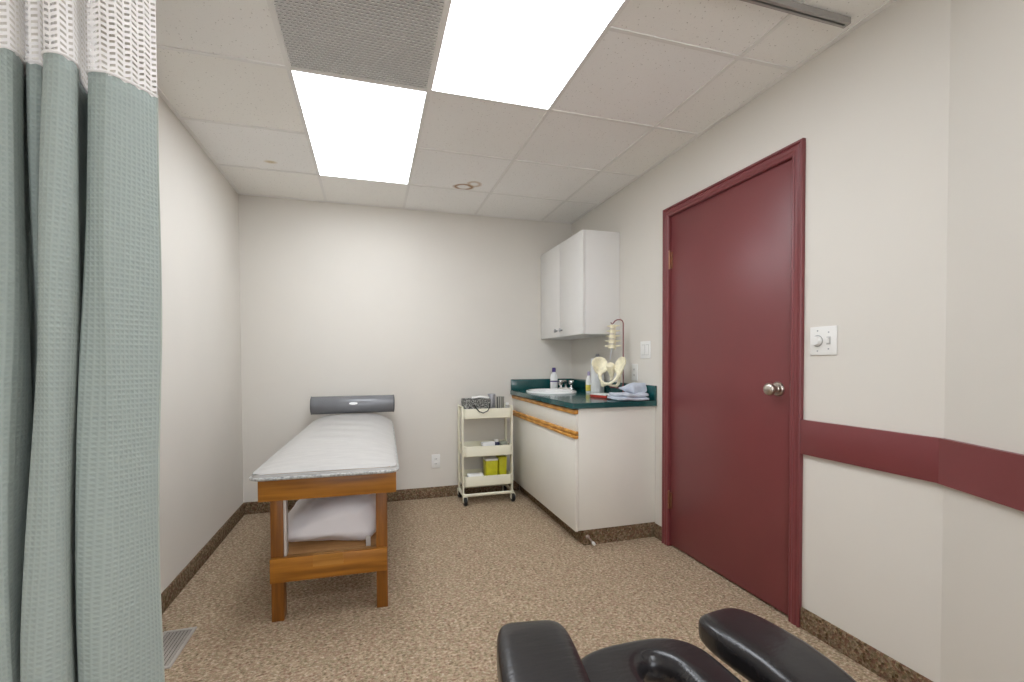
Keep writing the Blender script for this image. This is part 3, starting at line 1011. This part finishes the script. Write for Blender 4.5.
for sg in (-1, 1):
    merge(pel, blade(sg))
    ringp = [(0.030, -0.010, 0.010), (0.056, 0.004, -0.010), (0.070, 0.022, -0.026), (0.060, 0.044, -0.052), (0.040, 0.058, -0.076), (0.016, 0.066, -0.090), (0.0, 0.067, -0.092)]
    tube(pel, [loc3(sg * l, f, z, pb) for l, f, z in ringp], [0.011, 0.012, 0.015, 0.010, 0.0085, 0.010, 0.011], 10)
    isc = [(0.074, 0.020, -0.028), (0.070, 0.006, -0.060), (0.060, 0.000, -0.092), (0.050, 0.016, -0.108), (0.032, 0.044, -0.104), (0.010, 0.062, -0.096)]
    tube(pel, [loc3(sg * l, f, z, pb) for l, f, z in isc], [0.013, 0.011, 0.012, 0.011, 0.0075, 0.008], 10)
build('pelvis', pel, M['bone'], sp, sharp=70)
bm = B()
tube(bm, [loc3(0, f, z, pb) for f, z in ((0.006, 0.050), (0.0, 0.042), (-0.012, 0.016), (-0.026, -0.014), (-0.030, -0.040), (-0.022, -0.060), (-0.012, -0.070))], [0.020, 0.030, 0.030, 0.022, 0.014, 0.009, 0.005], 14)
build('sacrum', bm, M['bone'], sp)
build('name_tag', box(B(), PX - 0.03, PX - 0.004, PY - 0.020, PY - 0.017, 0.985, 0.995, 0.001), M['black'], sp)

# folded towels at the counter's end
def cloth_block(bm, x0, x1, y0, y1, z0, z1, amp=0.006, seed=0, fr=18, n=26, ang=0):
    c = ((x0 + x1) / 2, (y0 + y1) / 2)
    def df(p):
        q = Vector((p.x * fr + seed, p.y * fr, p.z * fr * 1.2))
        w = noise.noise_vector(q)
        k = max(0.0, min(1.0, (p.z + (z1 - z0) / 2) / 0.006))
        r = Vector((p.x + w.x * amp, p.y + w.y * amp, p.z + w.z * amp * k))
        r.z = max(r.z, -(z1 - z0) / 2)
        return Matrix.Rotation(math.radians(ang), 3, 'Z') @ r
    superpad(bm, (c[0], c[1], (z0 + z1) / 2), (x1 - x0, y1 - y0, z1 - z0), 0.28, 0.55, 64, n, df)
    return bm
tw = thing('folded_towel', 'pale blue-grey towels folded in a rumpled pile at the counter end', 'towel', (1.66, 2.78, CZ1))
build('bottom_fold', cloth_block(B(), 1.529, 1.752, 2.632, 2.860, CZ1, CZ1 + 0.026, 0.010, 1, 14, 26, -3), M['towel'], tw)
build('middle_fold', cloth_block(B(), 1.549, 1.750, 2.640, 2.845, CZ1 + 0.022, CZ1 + 0.048, 0.013, 5, 13, 26, 3), M['towel'], tw)
build('top_fold', cloth_block(B(), 1.634, 1.746, 2.690, 2.850, CZ1 + 0.042, CZ1 + 0.104, 0.028, 9, 15, 26, 8), M['towel'], tw)

# door stop screwed to the toe kick
t = thing('door_stop', 'small white-tipped door stop sticking out of the carpeted toe kick', 'door stop', (1.300, KY0 + 0.006, 0.055))
bm = B()
tube(bm, [(1.300, KY0 + 0.006, 0.055), (1.303, KY0 - 0.06, 0.042)], 0.006, 12)
lathe(bm, [(0, 0.0), (0.013, 0.0), (0.012, -0.006), (0.006, -0.010), (0, -0.010)], (1.300, KY0 + 0.006, 0.055), 14, 'Y')
build('rod', bm, M['nickel'], t)
build('tip', tube(B(), [(1.303, KY0 - 0.06, 0.042), (1.3035, KY0 - 0.070, 0.040), (1.304, KY0 - 0.082, 0.0378)], [0.009, 0.010, 0.008], 12), M['plate'], t)

# ------------------------------------------------------------------ trolley
TX0, TX1, TY0, TY1 = 0.715, 1.118, 3.690, 3.955
tr = thing('utility_trolley', 'cream three-tier metal trolley on casters between table and cabinet', 'trolley', ((TX0 + TX1) / 2, (TY0 + TY1) / 2, 0))
def tray(z0, z1):
    bm = B()
    def R(i, z, r):
        return [(x, y, z) for x, y in rrect(TX0 + i, TX1 - i, TY0 + i, TY1 - i, r, 6)]
    loft(bm, [R(0.004, z0, 0.024), R(0.0, z0 + 0.004, 0.028), R(0.0, z1 - 0.003, 0.028), R(0.0015, z1, 0.027), R(0.0045, z1, 0.024), R(0.005, z1 - 0.003, 0.023), R(0.005, z0 + 0.005, 0.023)])
    build('tray', bm, M['cream_metal'], tr)
TZS = [(0.145, 0.228), (0.388, 0.472), (0.698, 0.780)]
for a, b in TZS:
    tray(a, b)
for x in (TX0 - 0.007, TX1 + 0.007):
    for y in (TY0 + 0.045, TY1 - 0.045):
        build('post', box(B(), x - 0.0075, x + 0.0075, y - 0.016, y + 0.016, 0.085, 0.785, 0.003), M['cream_metal'], tr)
    build('post_cap', box(B(), x - 0.0065, x + 0.0065, TY0 + 0.032, TY1 - 0.032, 0.785, 0.797, 0.003), M['cream_metal'], tr)
bm = B()
ox0, ox1, oy0, oy1 = TX0 - 0.007, TX1 + 0.007, TY0 - 0.0, TY1 + 0.0
out = [(x, y, 0.078) for x, y in rrect(ox0, ox1, oy0, oy1, 0.035, 6)]
tube(bm, out, 0.0125, 10, closed=True)
for x in (ox0, ox1):
    for y in (TY0 + 0.045, TY1 - 0.045):
        tube(bm, [(x, y, 0.078), (x, y, 0.10)], 0.010, 10)
build('base_frame', bm, M['cream_metal'], tr)
for x in (ox0 + 0.008, ox1 - 0.008):
    for y in (oy0 + 0.008, oy1 - 0.008):
        bm = B()
        tube(bm, [(x, y, 0.068), (x, y, 0.078)], 0.006, 10)
        for s in (-1, 1):
            box(bm, x + s * 0.016 - 0.0018, x + s * 0.016 + 0.0018, y - 0.034, y + 0.010, 0.026, 0.066, 0.001)
        box(bm, x - 0.0175, x + 0.0175, y - 0.024, y + 0.012, 0.0685, 0.073, 0.001)
        cs = build('caster', bm, M['cream_metal'], tr)
        bm = B()
        lathe(bm, [(0, -0.0135), (0.028, -0.0135), (0.034, -0.007), (0.034, 0.007), (0.028, 0.0135), (0, 0.0135)], (x, y - 0.022, 0.034), 22, 'X')
        build('wheel', bm, M['black'], cs)

# things on the trolley
Z3 = TZS[2][0] + 0.0056
t = thing('woven_basket', 'grey patterned open basket with black cord loop, on the trolley top', 'basket', (0.845, 3.82, Z3))
bm = B()
bx = (0.724, 0.950, 3.735, 3.90)
def RR(i, z, r=0.02):
    return [(x, y, z) for x, y in rrect(bx[0] + i, bx[1] - i, bx[2] + i, bx[3] - i, r, 4)]
loft(bm, [RR(0.008, Z3), RR(0, Z3 + 0.148), RR(0.006, Z3 + 0.148), RR(0.014, Z3 + 0.006)])
build('body', bm, M['pattern'], t)
bm = B()
tube(bm, [(0.80, 3.735, Z3 + 0.10), (0.806, 3.700, Z3 + 0.096), (0.815, 3.683, Z3 + 0.080), (0.835, 3.678, Z3 + 0.055), (0.868, 3.678, Z3 + 0.042), (0.905, 3.678, Z3 + 0.058), (0.920, 3.683, Z3 + 0.082), (0.927, 3.700, Z3 + 0.098), (0.932, 3.735, Z3 + 0.105)], 0.0042, 8)
build('cord_loop', bm, M['black'], t)
bm = B()
tube(bm, [(0.80, 3.80, Z3 + 0.156), (0.87, 3.80, Z3 + 0.164), (0.945, 3.79, Z3 + 0.154)], 0.011, 10)
build('white_tube', bm, M['plate'], t)
bm = B()
superpad(bm, (0.84, 3.825, Z3 + 0.105), (0.19, 0.12, 0.08), 0.5, 0.8, 24, 10)
build('contents', bm, M['black'], t)
def cup(name, label, cat, x, y, z, r, h, m):
    t = thing(name, label, cat, (x, y, z))
    bm = B()
    lathe(bm, [(0, 0), (r * 0.92, 0), (r, 0.004), (r, h), (r - 0.003, h), (r - 0.004, 0.006), (0, 0.006)], (x, y, z), 24)
    build('body', bm, m, t)
    bm = B()
    tube(bm, [(x + r * math.cos(2 * PI * k / 24), y + r * math.sin(2 * PI * k / 24), z + h) for k in range(24)], 0.0025, 6, closed=True)
    build('rim', bm, m, t)
    return t
cup('metal_cup', 'tall pale grey cup beside the patterned basket', 'cup', 0.985, 3.86, Z3, 0.033, 0.180, M['silver_cup'])
cup('ribbed_holder', 'grey ribbed holder right of the pale cup on the trolley top', 'holder', 1.043, 3.79, Z3, 0.032, 0.160, M['ribbed'])
t = thing('clear_jar', 'small clear jar at the right end of the trolley top', 'jar', (1.098 - 0.006, 3.745, Z3))
bm = B()
lathe(bm, [(0, 0), (0.016, 0), (0.017, 0.004), (0.017, 0.09), (0.012, 0.098), (0, 0.098)], (1.092, 3.745, Z3), 16)
build('body', bm, M['clear'], t)
bm = B()
lathe(bm, [(0, 0.098), (0.013, 0.098), (0.013, 0.115), (0, 0.116)], (1.092, 3.745, Z3), 16)
build('lid', bm, M['plate'], t)
Z2 = TZS[1][0] + 0.0056
t = tag(build('white_packet', box(B(), 0.875, 0.985, 3.745, 3.80, Z2, Z2 + 0.098, 0.006, 2, rot(0.93, 3.77, 8)), M['paper'], None, (0.93, 3.77, Z2)), 'white packet standing in the trolley middle tray', 'packet')
t = thing('medicine_bottle', 'dark blue bottle with white cap in the trolley middle tray', 'bottle', (1.005, 3.78, Z2))
bm = B()
lathe(bm, [(0, 0), (0.026, 0), (0.027, 0.004), (0.027, 0.085), (0.016, 0.095), (0, 0.095)], (1.005, 3.78, Z2), 18)
build('body', bm, M['blue_dark'], t)
bm = B()
lathe(bm, [(0, 0.095), (0.018, 0.095), (0.018, 0.112), (0, 0.113)], (1.005, 3.78, Z2), 18)
build('cap', bm, M['plate'], t)
tag(build('small_box', box(B(), 1.037, 1.092, 3.74, 3.82, Z2, Z2 + 0.094, 0.003), M['grey_green'], None, (1.065, 3.78, Z2)), 'small grey-green box at the right of the trolley middle tray', 'box')
Z1 = TZS[0][0] + 0.0056
def sharps(label, x0, x1, y0, y1, h, white):
    t = thing('yellow_container', label, 'container', ((x0 + x1) / 2, (y0 + y1) / 2, Z1))
    bm = B()
    loft(bm, [[(x, y, z) for x, y in rrect(x0 + i, x1 - i, y0 + i, y1 - i, 0.012, 4)] for z, i in ((Z1, 0.006), (Z1 + 0.01, 0.004), (Z1 + h - 0.012, 0.0), (Z1 + h, 0.002))])
    build('body', bm, M['yellow'], t)
    bm = B()
    loft(bm, [[(x, y, z) for x, y in rrect(x0 + i, x1 - i, y0 + i, y1 - i, 0.012, 4)] for z, i in ((Z1 + h, -0.001), (Z1 + h + 0.014, -0.001), (Z1 + h + 0.018, 0.012))])
    build('lid', bm, M['plate'] if white else M['yellow'], t)
sharps('yellow container with white lid in the trolley bottom tray', 0.905, 1.013, 3.75, 3.86, 0.185, True)
sharps('all-yellow container at the right end of the trolley bottom tray', 1.022, 1.096, 3.77, 3.86, 0.19, False)
tag(build('tissue_packet', box(B(), 0.75, 0.885, 3.72, 3.80, Z1, Z1 + 0.085, 0.012, 3, rot(0.82, 3.76, -4)), M['paper'], None, (0.82, 3.76, Z1)), 'flat white packet left of the yellow containers in the bottom tray', 'packet')

# ------------------------------------------------------------------ treatment table
tb = thing('treatment_table', 'stained pine treatment table with pale grey vinyl top by the back wall', 'treatment table', (-0.19, 2.25, 0))
tb_rot = math.radians(-1.6)
AX0, AX1 = -0.483, 0.107
ay0, ay1 = 2.268, 3.86
ZA0, ZA1 = 0.552, 0.650
build('front_apron', box(B(), AX0, AX1, ay0, ay0 + 0.022, ZA0, ZA1, 0.002), M['wood_x'], tb)
build('back_apron', box(B(), AX0, AX1, ay1 - 0.022, ay1, ZA0, ZA1, 0.002), M['wood_x'], tb)
for x in (AX0, AX1 - 0.022):
    build('side_apron', box(B(), x, x + 0.022, ay0 + 0.022, ay1 - 0.022, ZA0, ZA1, 0.002), M['wood_y'], tb)
for x in (-0.440, 0.013):
    for y in (ay0 + 0.022, ay1 - 0.022 - 0.062):
        build('leg', box(B(), x, x + 0.052, y, y + 0.062, 0, ZA1, 0.003), M['wood_z'], tb)
cb = build('crossbar', box(B(), -0.440, 0.062, ay0, ay0 + 0.022, 0.184, 0.291, 0.002), M['wood_x'], tb)
bm = B()   # pale repair block let into the crossbar
prism(bm, [(-0.262, ay0 - 0.0015), (-0.132, ay0 - 0.0015), (-0.132, ay0 + 0.02), (-0.262, ay0 + 0.02)], 0.241, 0.2925)
build('patch', bm, M['wood_light'], cb)
build('crossbar', box(B(), -0.440, 0.062, ay1 - 0.022, ay1, 0.178, 0.286, 0.002), M['wood_x'], tb)
for x in (-0.388 - 0.052 + 0.010, 0.013 + 0.020):
    build('shelf_rail', box(B(), x, x + 0.022, ay0 + 0.084, ay1 - 0.084, 0.215, 0.262, 0.002), M['wood_y'], tb)
build('shelf', box(B(), -0.430, 0.055, ay0 + 0.085, ay1 - 0.09, 0.262, 0.276, 0.001), M['plywood'], tb)
build('brace', box(B(), -0.387, -0.376, ay0 + 0.030, ay0 + 0.075, 0.29, 0.549, 0.001), M['bracket'], tb)
build('brace', box(B(), -0.036, -0.014, ay0 + 0.088, ay0 + 0.092, 0.276, 0.325, 0.001), M['bracket'], tb)
# upholstered top: plywood deck, crowned vinyl cushion, piping
HX0, HX1, HY0, HY1 = -0.500, 0.112, 2.200, 3.94
build('deck', box(B(), HX0 + 0.03, HX1 - 0.03, HY0 + 0.06, HY1 - 0.03, ZA1, 0.6605, 0.002), M['plywood'], tb)
def crown(x, y):
    u = (x - (HX0 + HX1) / 2) / ((HX1 - HX0) / 2)
    v = (y - HY0) / (HY1 - HY0)
    c = max(0.0, 1 - abs(u) ** 3.2) ** 0.8
    e = math.sin(min(1.0, v / 0.30) * PI / 2) ** 0.8 * max(0.0, min(1.0, (1 - v) / 0.06)) ** 0.5
    w = 0.0022 * math.sin(v * 46 + 1.4 * math.sin(u * 2.1)) * (1 - u * u)
    return c * e * (0.058 + 0.022 * v * v) + w * e
bm = B()
ol = rrect(HX0, HX1, HY0, HY1, 0.045, 8)
cx_, cy_ = (HX0 + HX1) / 2, (HY0 + HY1) / 2
rings = [[(x, y, 0.660) for x, y in offset_outline(ol, 0.006)], [(x, y, 0.665) for x, y in ol], [(x, y, 0.680) for x, y in ol], [(x, y, 0.687) for x, y in offset_outline(ol, 0.004)]]
loft(bm, rings, True, False)
top_edge = [v for v in bm.verts if abs(v.co.z - 0.687) < 1e-5]
# crowned top as a grid whose rim follows the rounded outline
nx, ny = 24, 90
gx = []
inn = 0.004
def half_w(y):
    """inset half extents of the rounded outline at y"""
    r = 0.045
    d = min(y - (HY0 + inn), (HY1 - inn) - y)
    if d >= r:
        return 0.0
    return r - math.sqrt(max(0.0, r * r - (r - d) ** 2))
rows_ = []
for j in range(ny + 1):
    v = j / ny
    v = v if 0 else v
    y = HY0 + inn + (HY1 - HY0 - 2 * inn) * (0.5 - 0.5 * math.cos(PI * v) if j < 4 or j > ny - 4 else v)
    y = HY0 + inn + (HY1 - HY0 - 2 * inn) * v
    ins = half_w(y)
    row = []
    for i in range(nx + 1):
        x = HX0 + inn + ins + (HX1 - HX0 - 2 * inn - 2 * ins) * i / nx
        row.append(bm.verts.new((x, y, 0.687 + crown(x, y))))
    rows_.append(row)
for a, b in zip(rows_, rows_[1:]):
    for i in range(nx):
        bm.faces.new((a[i], a[i + 1], b[i + 1], b[i]))
cush = build('cushion', bm, M['grey_vinyl'], tb, sharp=60)
bm = B()
tube(bm, [(x, y, 0.668) for x, y in rrect(HX0 - 0.002, HX1 + 0.002, HY0 - 0.002, HY1 + 0.002, 0.047, 8)], 0.0075, 8, closed=True)
build('piping', bm, M['piping'], cush)
tb.rotation_euler = (0, 0, tb_rot)
tb.location.y = 2.238
RT = Matrix.Translation((-0.19, 2.238, 0)) @ Matrix.Rotation(tb_rot, 4, 'Z') @ Matrix.Translation((0.19, -2.25, 0))

# bolster on the table's far end
bc = Vector((-0.135, 3.845, 0.832))
t = thing('bolster_cushion', 'grey vinyl cylindrical bolster at the far end of the treatment table', 'bolster', bc)
bm = B()
L = 0.310
r = 0.068
lathe(bm, [(0, -L), (r * 0.86, -L), (r * 0.96, -L + 0.004), (r, -L + 0.014), (r, L - 0.014), (r * 0.96, L - 0.004), (r * 0.86, L), (0, L)], bc, 40, 'X')
bod = build('body', bm, M['roll_grey'], t, sharp=50)
for s in (-1, 1):
    bm = B()
    tube(bm, [(bc.x + s * (L - 0.006), bc.y + r * 0.985 * math.cos(2 * PI * k / 32), bc.z + r * 0.985 * math.sin(2 * PI * k / 32)) for k in range(32)], 0.004, 6, closed=True)
    build('piping', bm, mat('dark_grey_piping', (78, 79, 82), 0.4, var=0.03), bod)
bm = B()   # small oval white maker's patch, wrapped on the curve
aa = math.radians(192)
vs = []
for k in range(24):
    a = 2 * PI * k / 24
    ang = aa + math.sin(a) * 0.15
    vs.append((bc.x + 0.032 * math.cos(a), bc.y + (r + 0.0012) * math.cos(ang), bc.z - (r + 0.0012) * math.sin(ang) * 1.0))
inner_ = [(x, y + 0.002, z) for x, y, z in vs]
loft(bm, [inner_, vs])
build('patch', bm, M['label'], bod)

# bedding on the lower shelf
pl = B()
def pill(p):
    q = Vector((p.x * 5 + 3, p.y * 4, p.z * 7))
    w = noise.noise_vector(q)
    w2 = noise.noise_vector(q * 2.7)
    k = max(0.0, min(1.0, (p.z + 0.11) / 0.03))
    taper = 1.0 - 0.10 * max(0, p.z) / 0.1
    z = p.z * (1 + 0.12 * (p.x / 0.2)) + (w.z * 0.020 + w2.z * 0.014) * k
    sl = 1 - 0.34 * max(0.0, min(1.0, (-p.x - 0.03) / 0.2)) * max(0.0, min(1.0, (p.z + 0.11) / 0.12))
    z = -0.11 + (z + 0.11) * sl
    return Vector((p.x * taper + w.x * 0.016 + w2.x * 0.010, p.y + w.y * 0.03 + w2.y * 0.014, max(-0.11, z)))
superpad(pl, (-0.200, 2.705, 0.2765 + 0.11), (0.480, 0.68, 0.235), 0.34, 0.58, 80, 32, pill)
pl.transform(RT)
tag(build('bed_pillow', pl, M['sheet'], None, (-0.195, 2.74, 0.2765), sharp=180), 'plump white pillow stuffed on the shelf beneath the treatment table', 'pillow')

# ------------------------------------------------------------------ floor register
t = thing('floor_vent', 'grey metal floor register in the carpet beside the curtain', 'floor vent', (-0.805, 2.195, 0))
x0, x1, y0, y1 = -0.870, -0.745, 2.055, 2.340
bm = B()
f = 0.014
for a in ((x0, x0 + f, y0, y1), (x1 - f, x1, y0, y1), (x0 + f, x1 - f, y0, y0 + f), (x0 + f, x1 - f, y1 - f, y1)):
    box(bm, *a, 0, 0.006, 0.0015)
build('frame', bm, mat('register_metal', (186, 180, 172), 0.4, 0.3, var=0.03), t)
build('duct_shade', box(B(), x0 + f, x1 - f, y0 + f, y1 - f, 0.0004, 0.001), M['dark'], t)  # thin dark sheet painted as the shade below the louvres
bm = B()
for k in range(7):
    x = x0 + f + 0.008 + k * (x1 - x0 - 2 * f - 0.016) / 6
    box(bm, x - 0.0052, x + 0.0052, y0 + f + 0.003, y1 - f - 0.003, 0.0012, 0.004, 0.0008)
build('louvre', bm, mat('louvre_metal', (172, 165, 156), 0.35, 0.3, var=0.03), t)

# ------------------------------------------------------------------ black padded table in the foreground
PZ = 0.60
mt = thing('massage_table', 'black vinyl padded table in the foreground with face cradle and two arm pads', 'massage table', (0.56, 0.0, 0))
def turn(deg, f=None):
    R = Matrix.Rotation(math.radians(deg), 3, 'Z')
    return lambda p: R @ (f(p) if f else p)
bm = B()
superpad(bm, (0.291, 0.728, PZ - 0.045), (0.165, 0.53, 0.084), 0.36, 0.42, 64, 28, turn(-10))
build('arm_pad', bm, M['black_vinyl'], mt, sharp=180)
def droop(p):
    q = Vector(p)
    q.z -= 0.60 * max(0.0, -(p.y - 0.02)) ** 1.6
    return q
bm = B()
superpad(bm, (0.804, 0.742, PZ - 0.056), (0.160, 0.365, 0.074), 0.50, 0.5, 64, 28, turn(7, droop))
build('arm_pad', bm, M['black_vinyl'], mt, sharp=180)
CZ = 0.55
# horseshoe face cradle
def horseshoe():
    cx, w, hx = 0.532, 0.165, 0.552
    yt = 0.915
    outer = []
    ytail = 0.50
    n = 28
    for k in range(n + 1):
        a = PI * k / n
        c, s = math.cos(a), math.sin(a)
        outer.append((cx + w * math.copysign(abs(c) ** 0.72, c), yt - 0.135 + 0.135 * abs(s) ** 0.72))
    left_down = [(cx - w, yt - 0.135 - d) for d in (0.04, 0.08, 0.12, 0.16)]
    iw, it = 0.036, 0.842
    def tail(xa, xb, r=0.05):
        out = []
        for k in range(9):
            a = PI + PI / 2 * k / 8
            out.append((xa + r + r * math.cos(a), ytail + r + r * math.sin(a)))
        for k in range(9):
            a = 1.5 * PI + PI / 2 * k / 8
            out.append((xb - r + r * math.cos(a), ytail + r + r * math.sin(a)))
        return out
    lt = tail(cx - w, hx - iw)
    inner_up = [(hx - iw, it - 0.06 - d) for d in (0.12, 0.08, 0.04)]
    arch = []
    for k in range(17):
        a = PI - PI * k / 16
        c, s = math.cos(a), math.sin(a)
        arch.append((hx + iw * c, it - 0.06 + 0.055 * s))
    inner_dn = [(hx + iw, it - 0.06 - d) for d in (0.04, 0.08, 0.12)]
    rt = tail(hx + iw, cx + w)
    right_up = [(cx + w, yt - 0.135 - d) for d in (0.16, 0.12, 0.08, 0.04)]
    return outer + left_down + lt + inner_up + arch + inner_dn + rt + right_up
hs = horseshoe()
bm = B()
levels = [(0.014, CZ - 0.066), (0.005, CZ - 0.061), (0.0, CZ - 0.050)] + [(0.031 * (1 - math.cos(a * PI / 20)), CZ - 0.034 * (1 - math.sin(a * PI / 20))) for a in range(0, 11)]
loft(bm, [[(x, y, z) for x, y in offset_outline(hs, d)] for d, z in levels], True, True)
bm.normal_update()
bmesh.ops.triangulate(bm, faces=[f for f in bm.faces if len(f.verts) > 8], quad_method='FIXED', ngon_method='EAR_CLIP')
build('face_cradle', bm, M['black_vinyl'], mt, sharp=60)
bm = B()
superpad(bm, (0.56, -0.28, CZ - 0.05), (0.56, 1.50, 0.10), 0.3, 0.42, 56, 20)
build('body_pad', bm, M['black_vinyl'], mt, sharp=180)
bm = B()
box(bm, 0.33, 0.79, -0.90, 0.40, CZ - 0.14, CZ - 0.095, 0.004)
build('deck', bm, M['black'], mt)
for x in (0.44, 0.67):
    build('cradle_rail', tube(B(), [(x, 0.30, CZ - 0.115), (x, 0.60, CZ - 0.105), (x, 0.84, CZ - 0.076)], 0.009, 10), M['steel'], mt)
for y in (0.66, 0.80, 0.86):
    build('cradle_strap', box(B(), 0.42, 0.69, y - 0.014, y + 0.014, CZ - 0.0725, CZ - 0.0675, 0.001), M['bracket'], mt)
for (x, xe) in ((0.285, 0.40), (0.83, 0.70)):
    build('arm_support', tube(B(), [(x, 0.68, PZ - 0.080), (x, 0.68, PZ - 0.17), (x + (xe - x) * 0.3, 0.62, PZ - 0.24), (xe, 0.36, PZ - 0.24), (xe, 0.30, CZ - 0.13)], 0.012, 10), M['steel'], mt)
bm = B()
box(bm, 0.455, 0.665, -0.70, 0.17, 0.06, CZ - 0.14, 0.01)
build('pedestal', bm, M['black'], mt)
build('base', loft(B(), [[(x, y, z) for x, y in rrect(0.385 + i, 0.735 - i, -0.87 + i, 0.31 - i, 0.05, 6)] for z, i in ((0, 0.0), (0.045, 0.0), (0.06, 0.015))]), M['black'], mt)

# ------------------------------------------------------------------ camera
f_px, yaw, pit, rol, sy = 464.7739, 0.2941, -0.0208, -0.004, 29.3984
Fv = Vector((math.sin(yaw) * math.cos(pit), math.cos(yaw) * math.cos(pit), math.sin(pit)))
Rv = Vector((math.cos(yaw), -math.sin(yaw), 0))
Uv = Rv.cross(Fv)
R2 = Rv * math.cos(rol) + Uv * math.sin(rol)
U2 = Uv * math.cos(rol) - Rv * math.sin(rol)
cam = bpy.data.cameras.new('camera')
cam.sensor_width = 36
cam.sensor_fit = 'HORIZONTAL'
cam.lens = 36 * f_px / 1024
cam.shift_y = sy / 1024
cam.clip_start = 0.02
co = bpy.data.objects.new('camera', cam)
C.objects.link(co)
mw = Matrix(((R2.x, U2.x, -Fv.x, 0), (R2.y, U2.y, -Fv.y, 0), (R2.z, U2.z, -Fv.z, 1.1698), (0, 0, 0, 1)))
co.matrix_world = mw
bpy.context.scene.camera = co

# ------------------------------------------------------------------ light and view
w = bpy.data.worlds.new('world')
bpy.context.scene.world = w
w.use_nodes = True
w.node_tree.nodes['Background'].inputs['Color'].default_value = (0.9, 0.93, 1, 1)
w.node_tree.nodes['Background'].inputs['Strength'].default_value = 5.5
vs_ = bpy.context.scene.view_settings
vs_.view_transform = 'Standard'
vs_.look = 'None'
vs_.gamma = 1.0
vs_.use_curve_mapping = False
vs_.exposure = 0.03
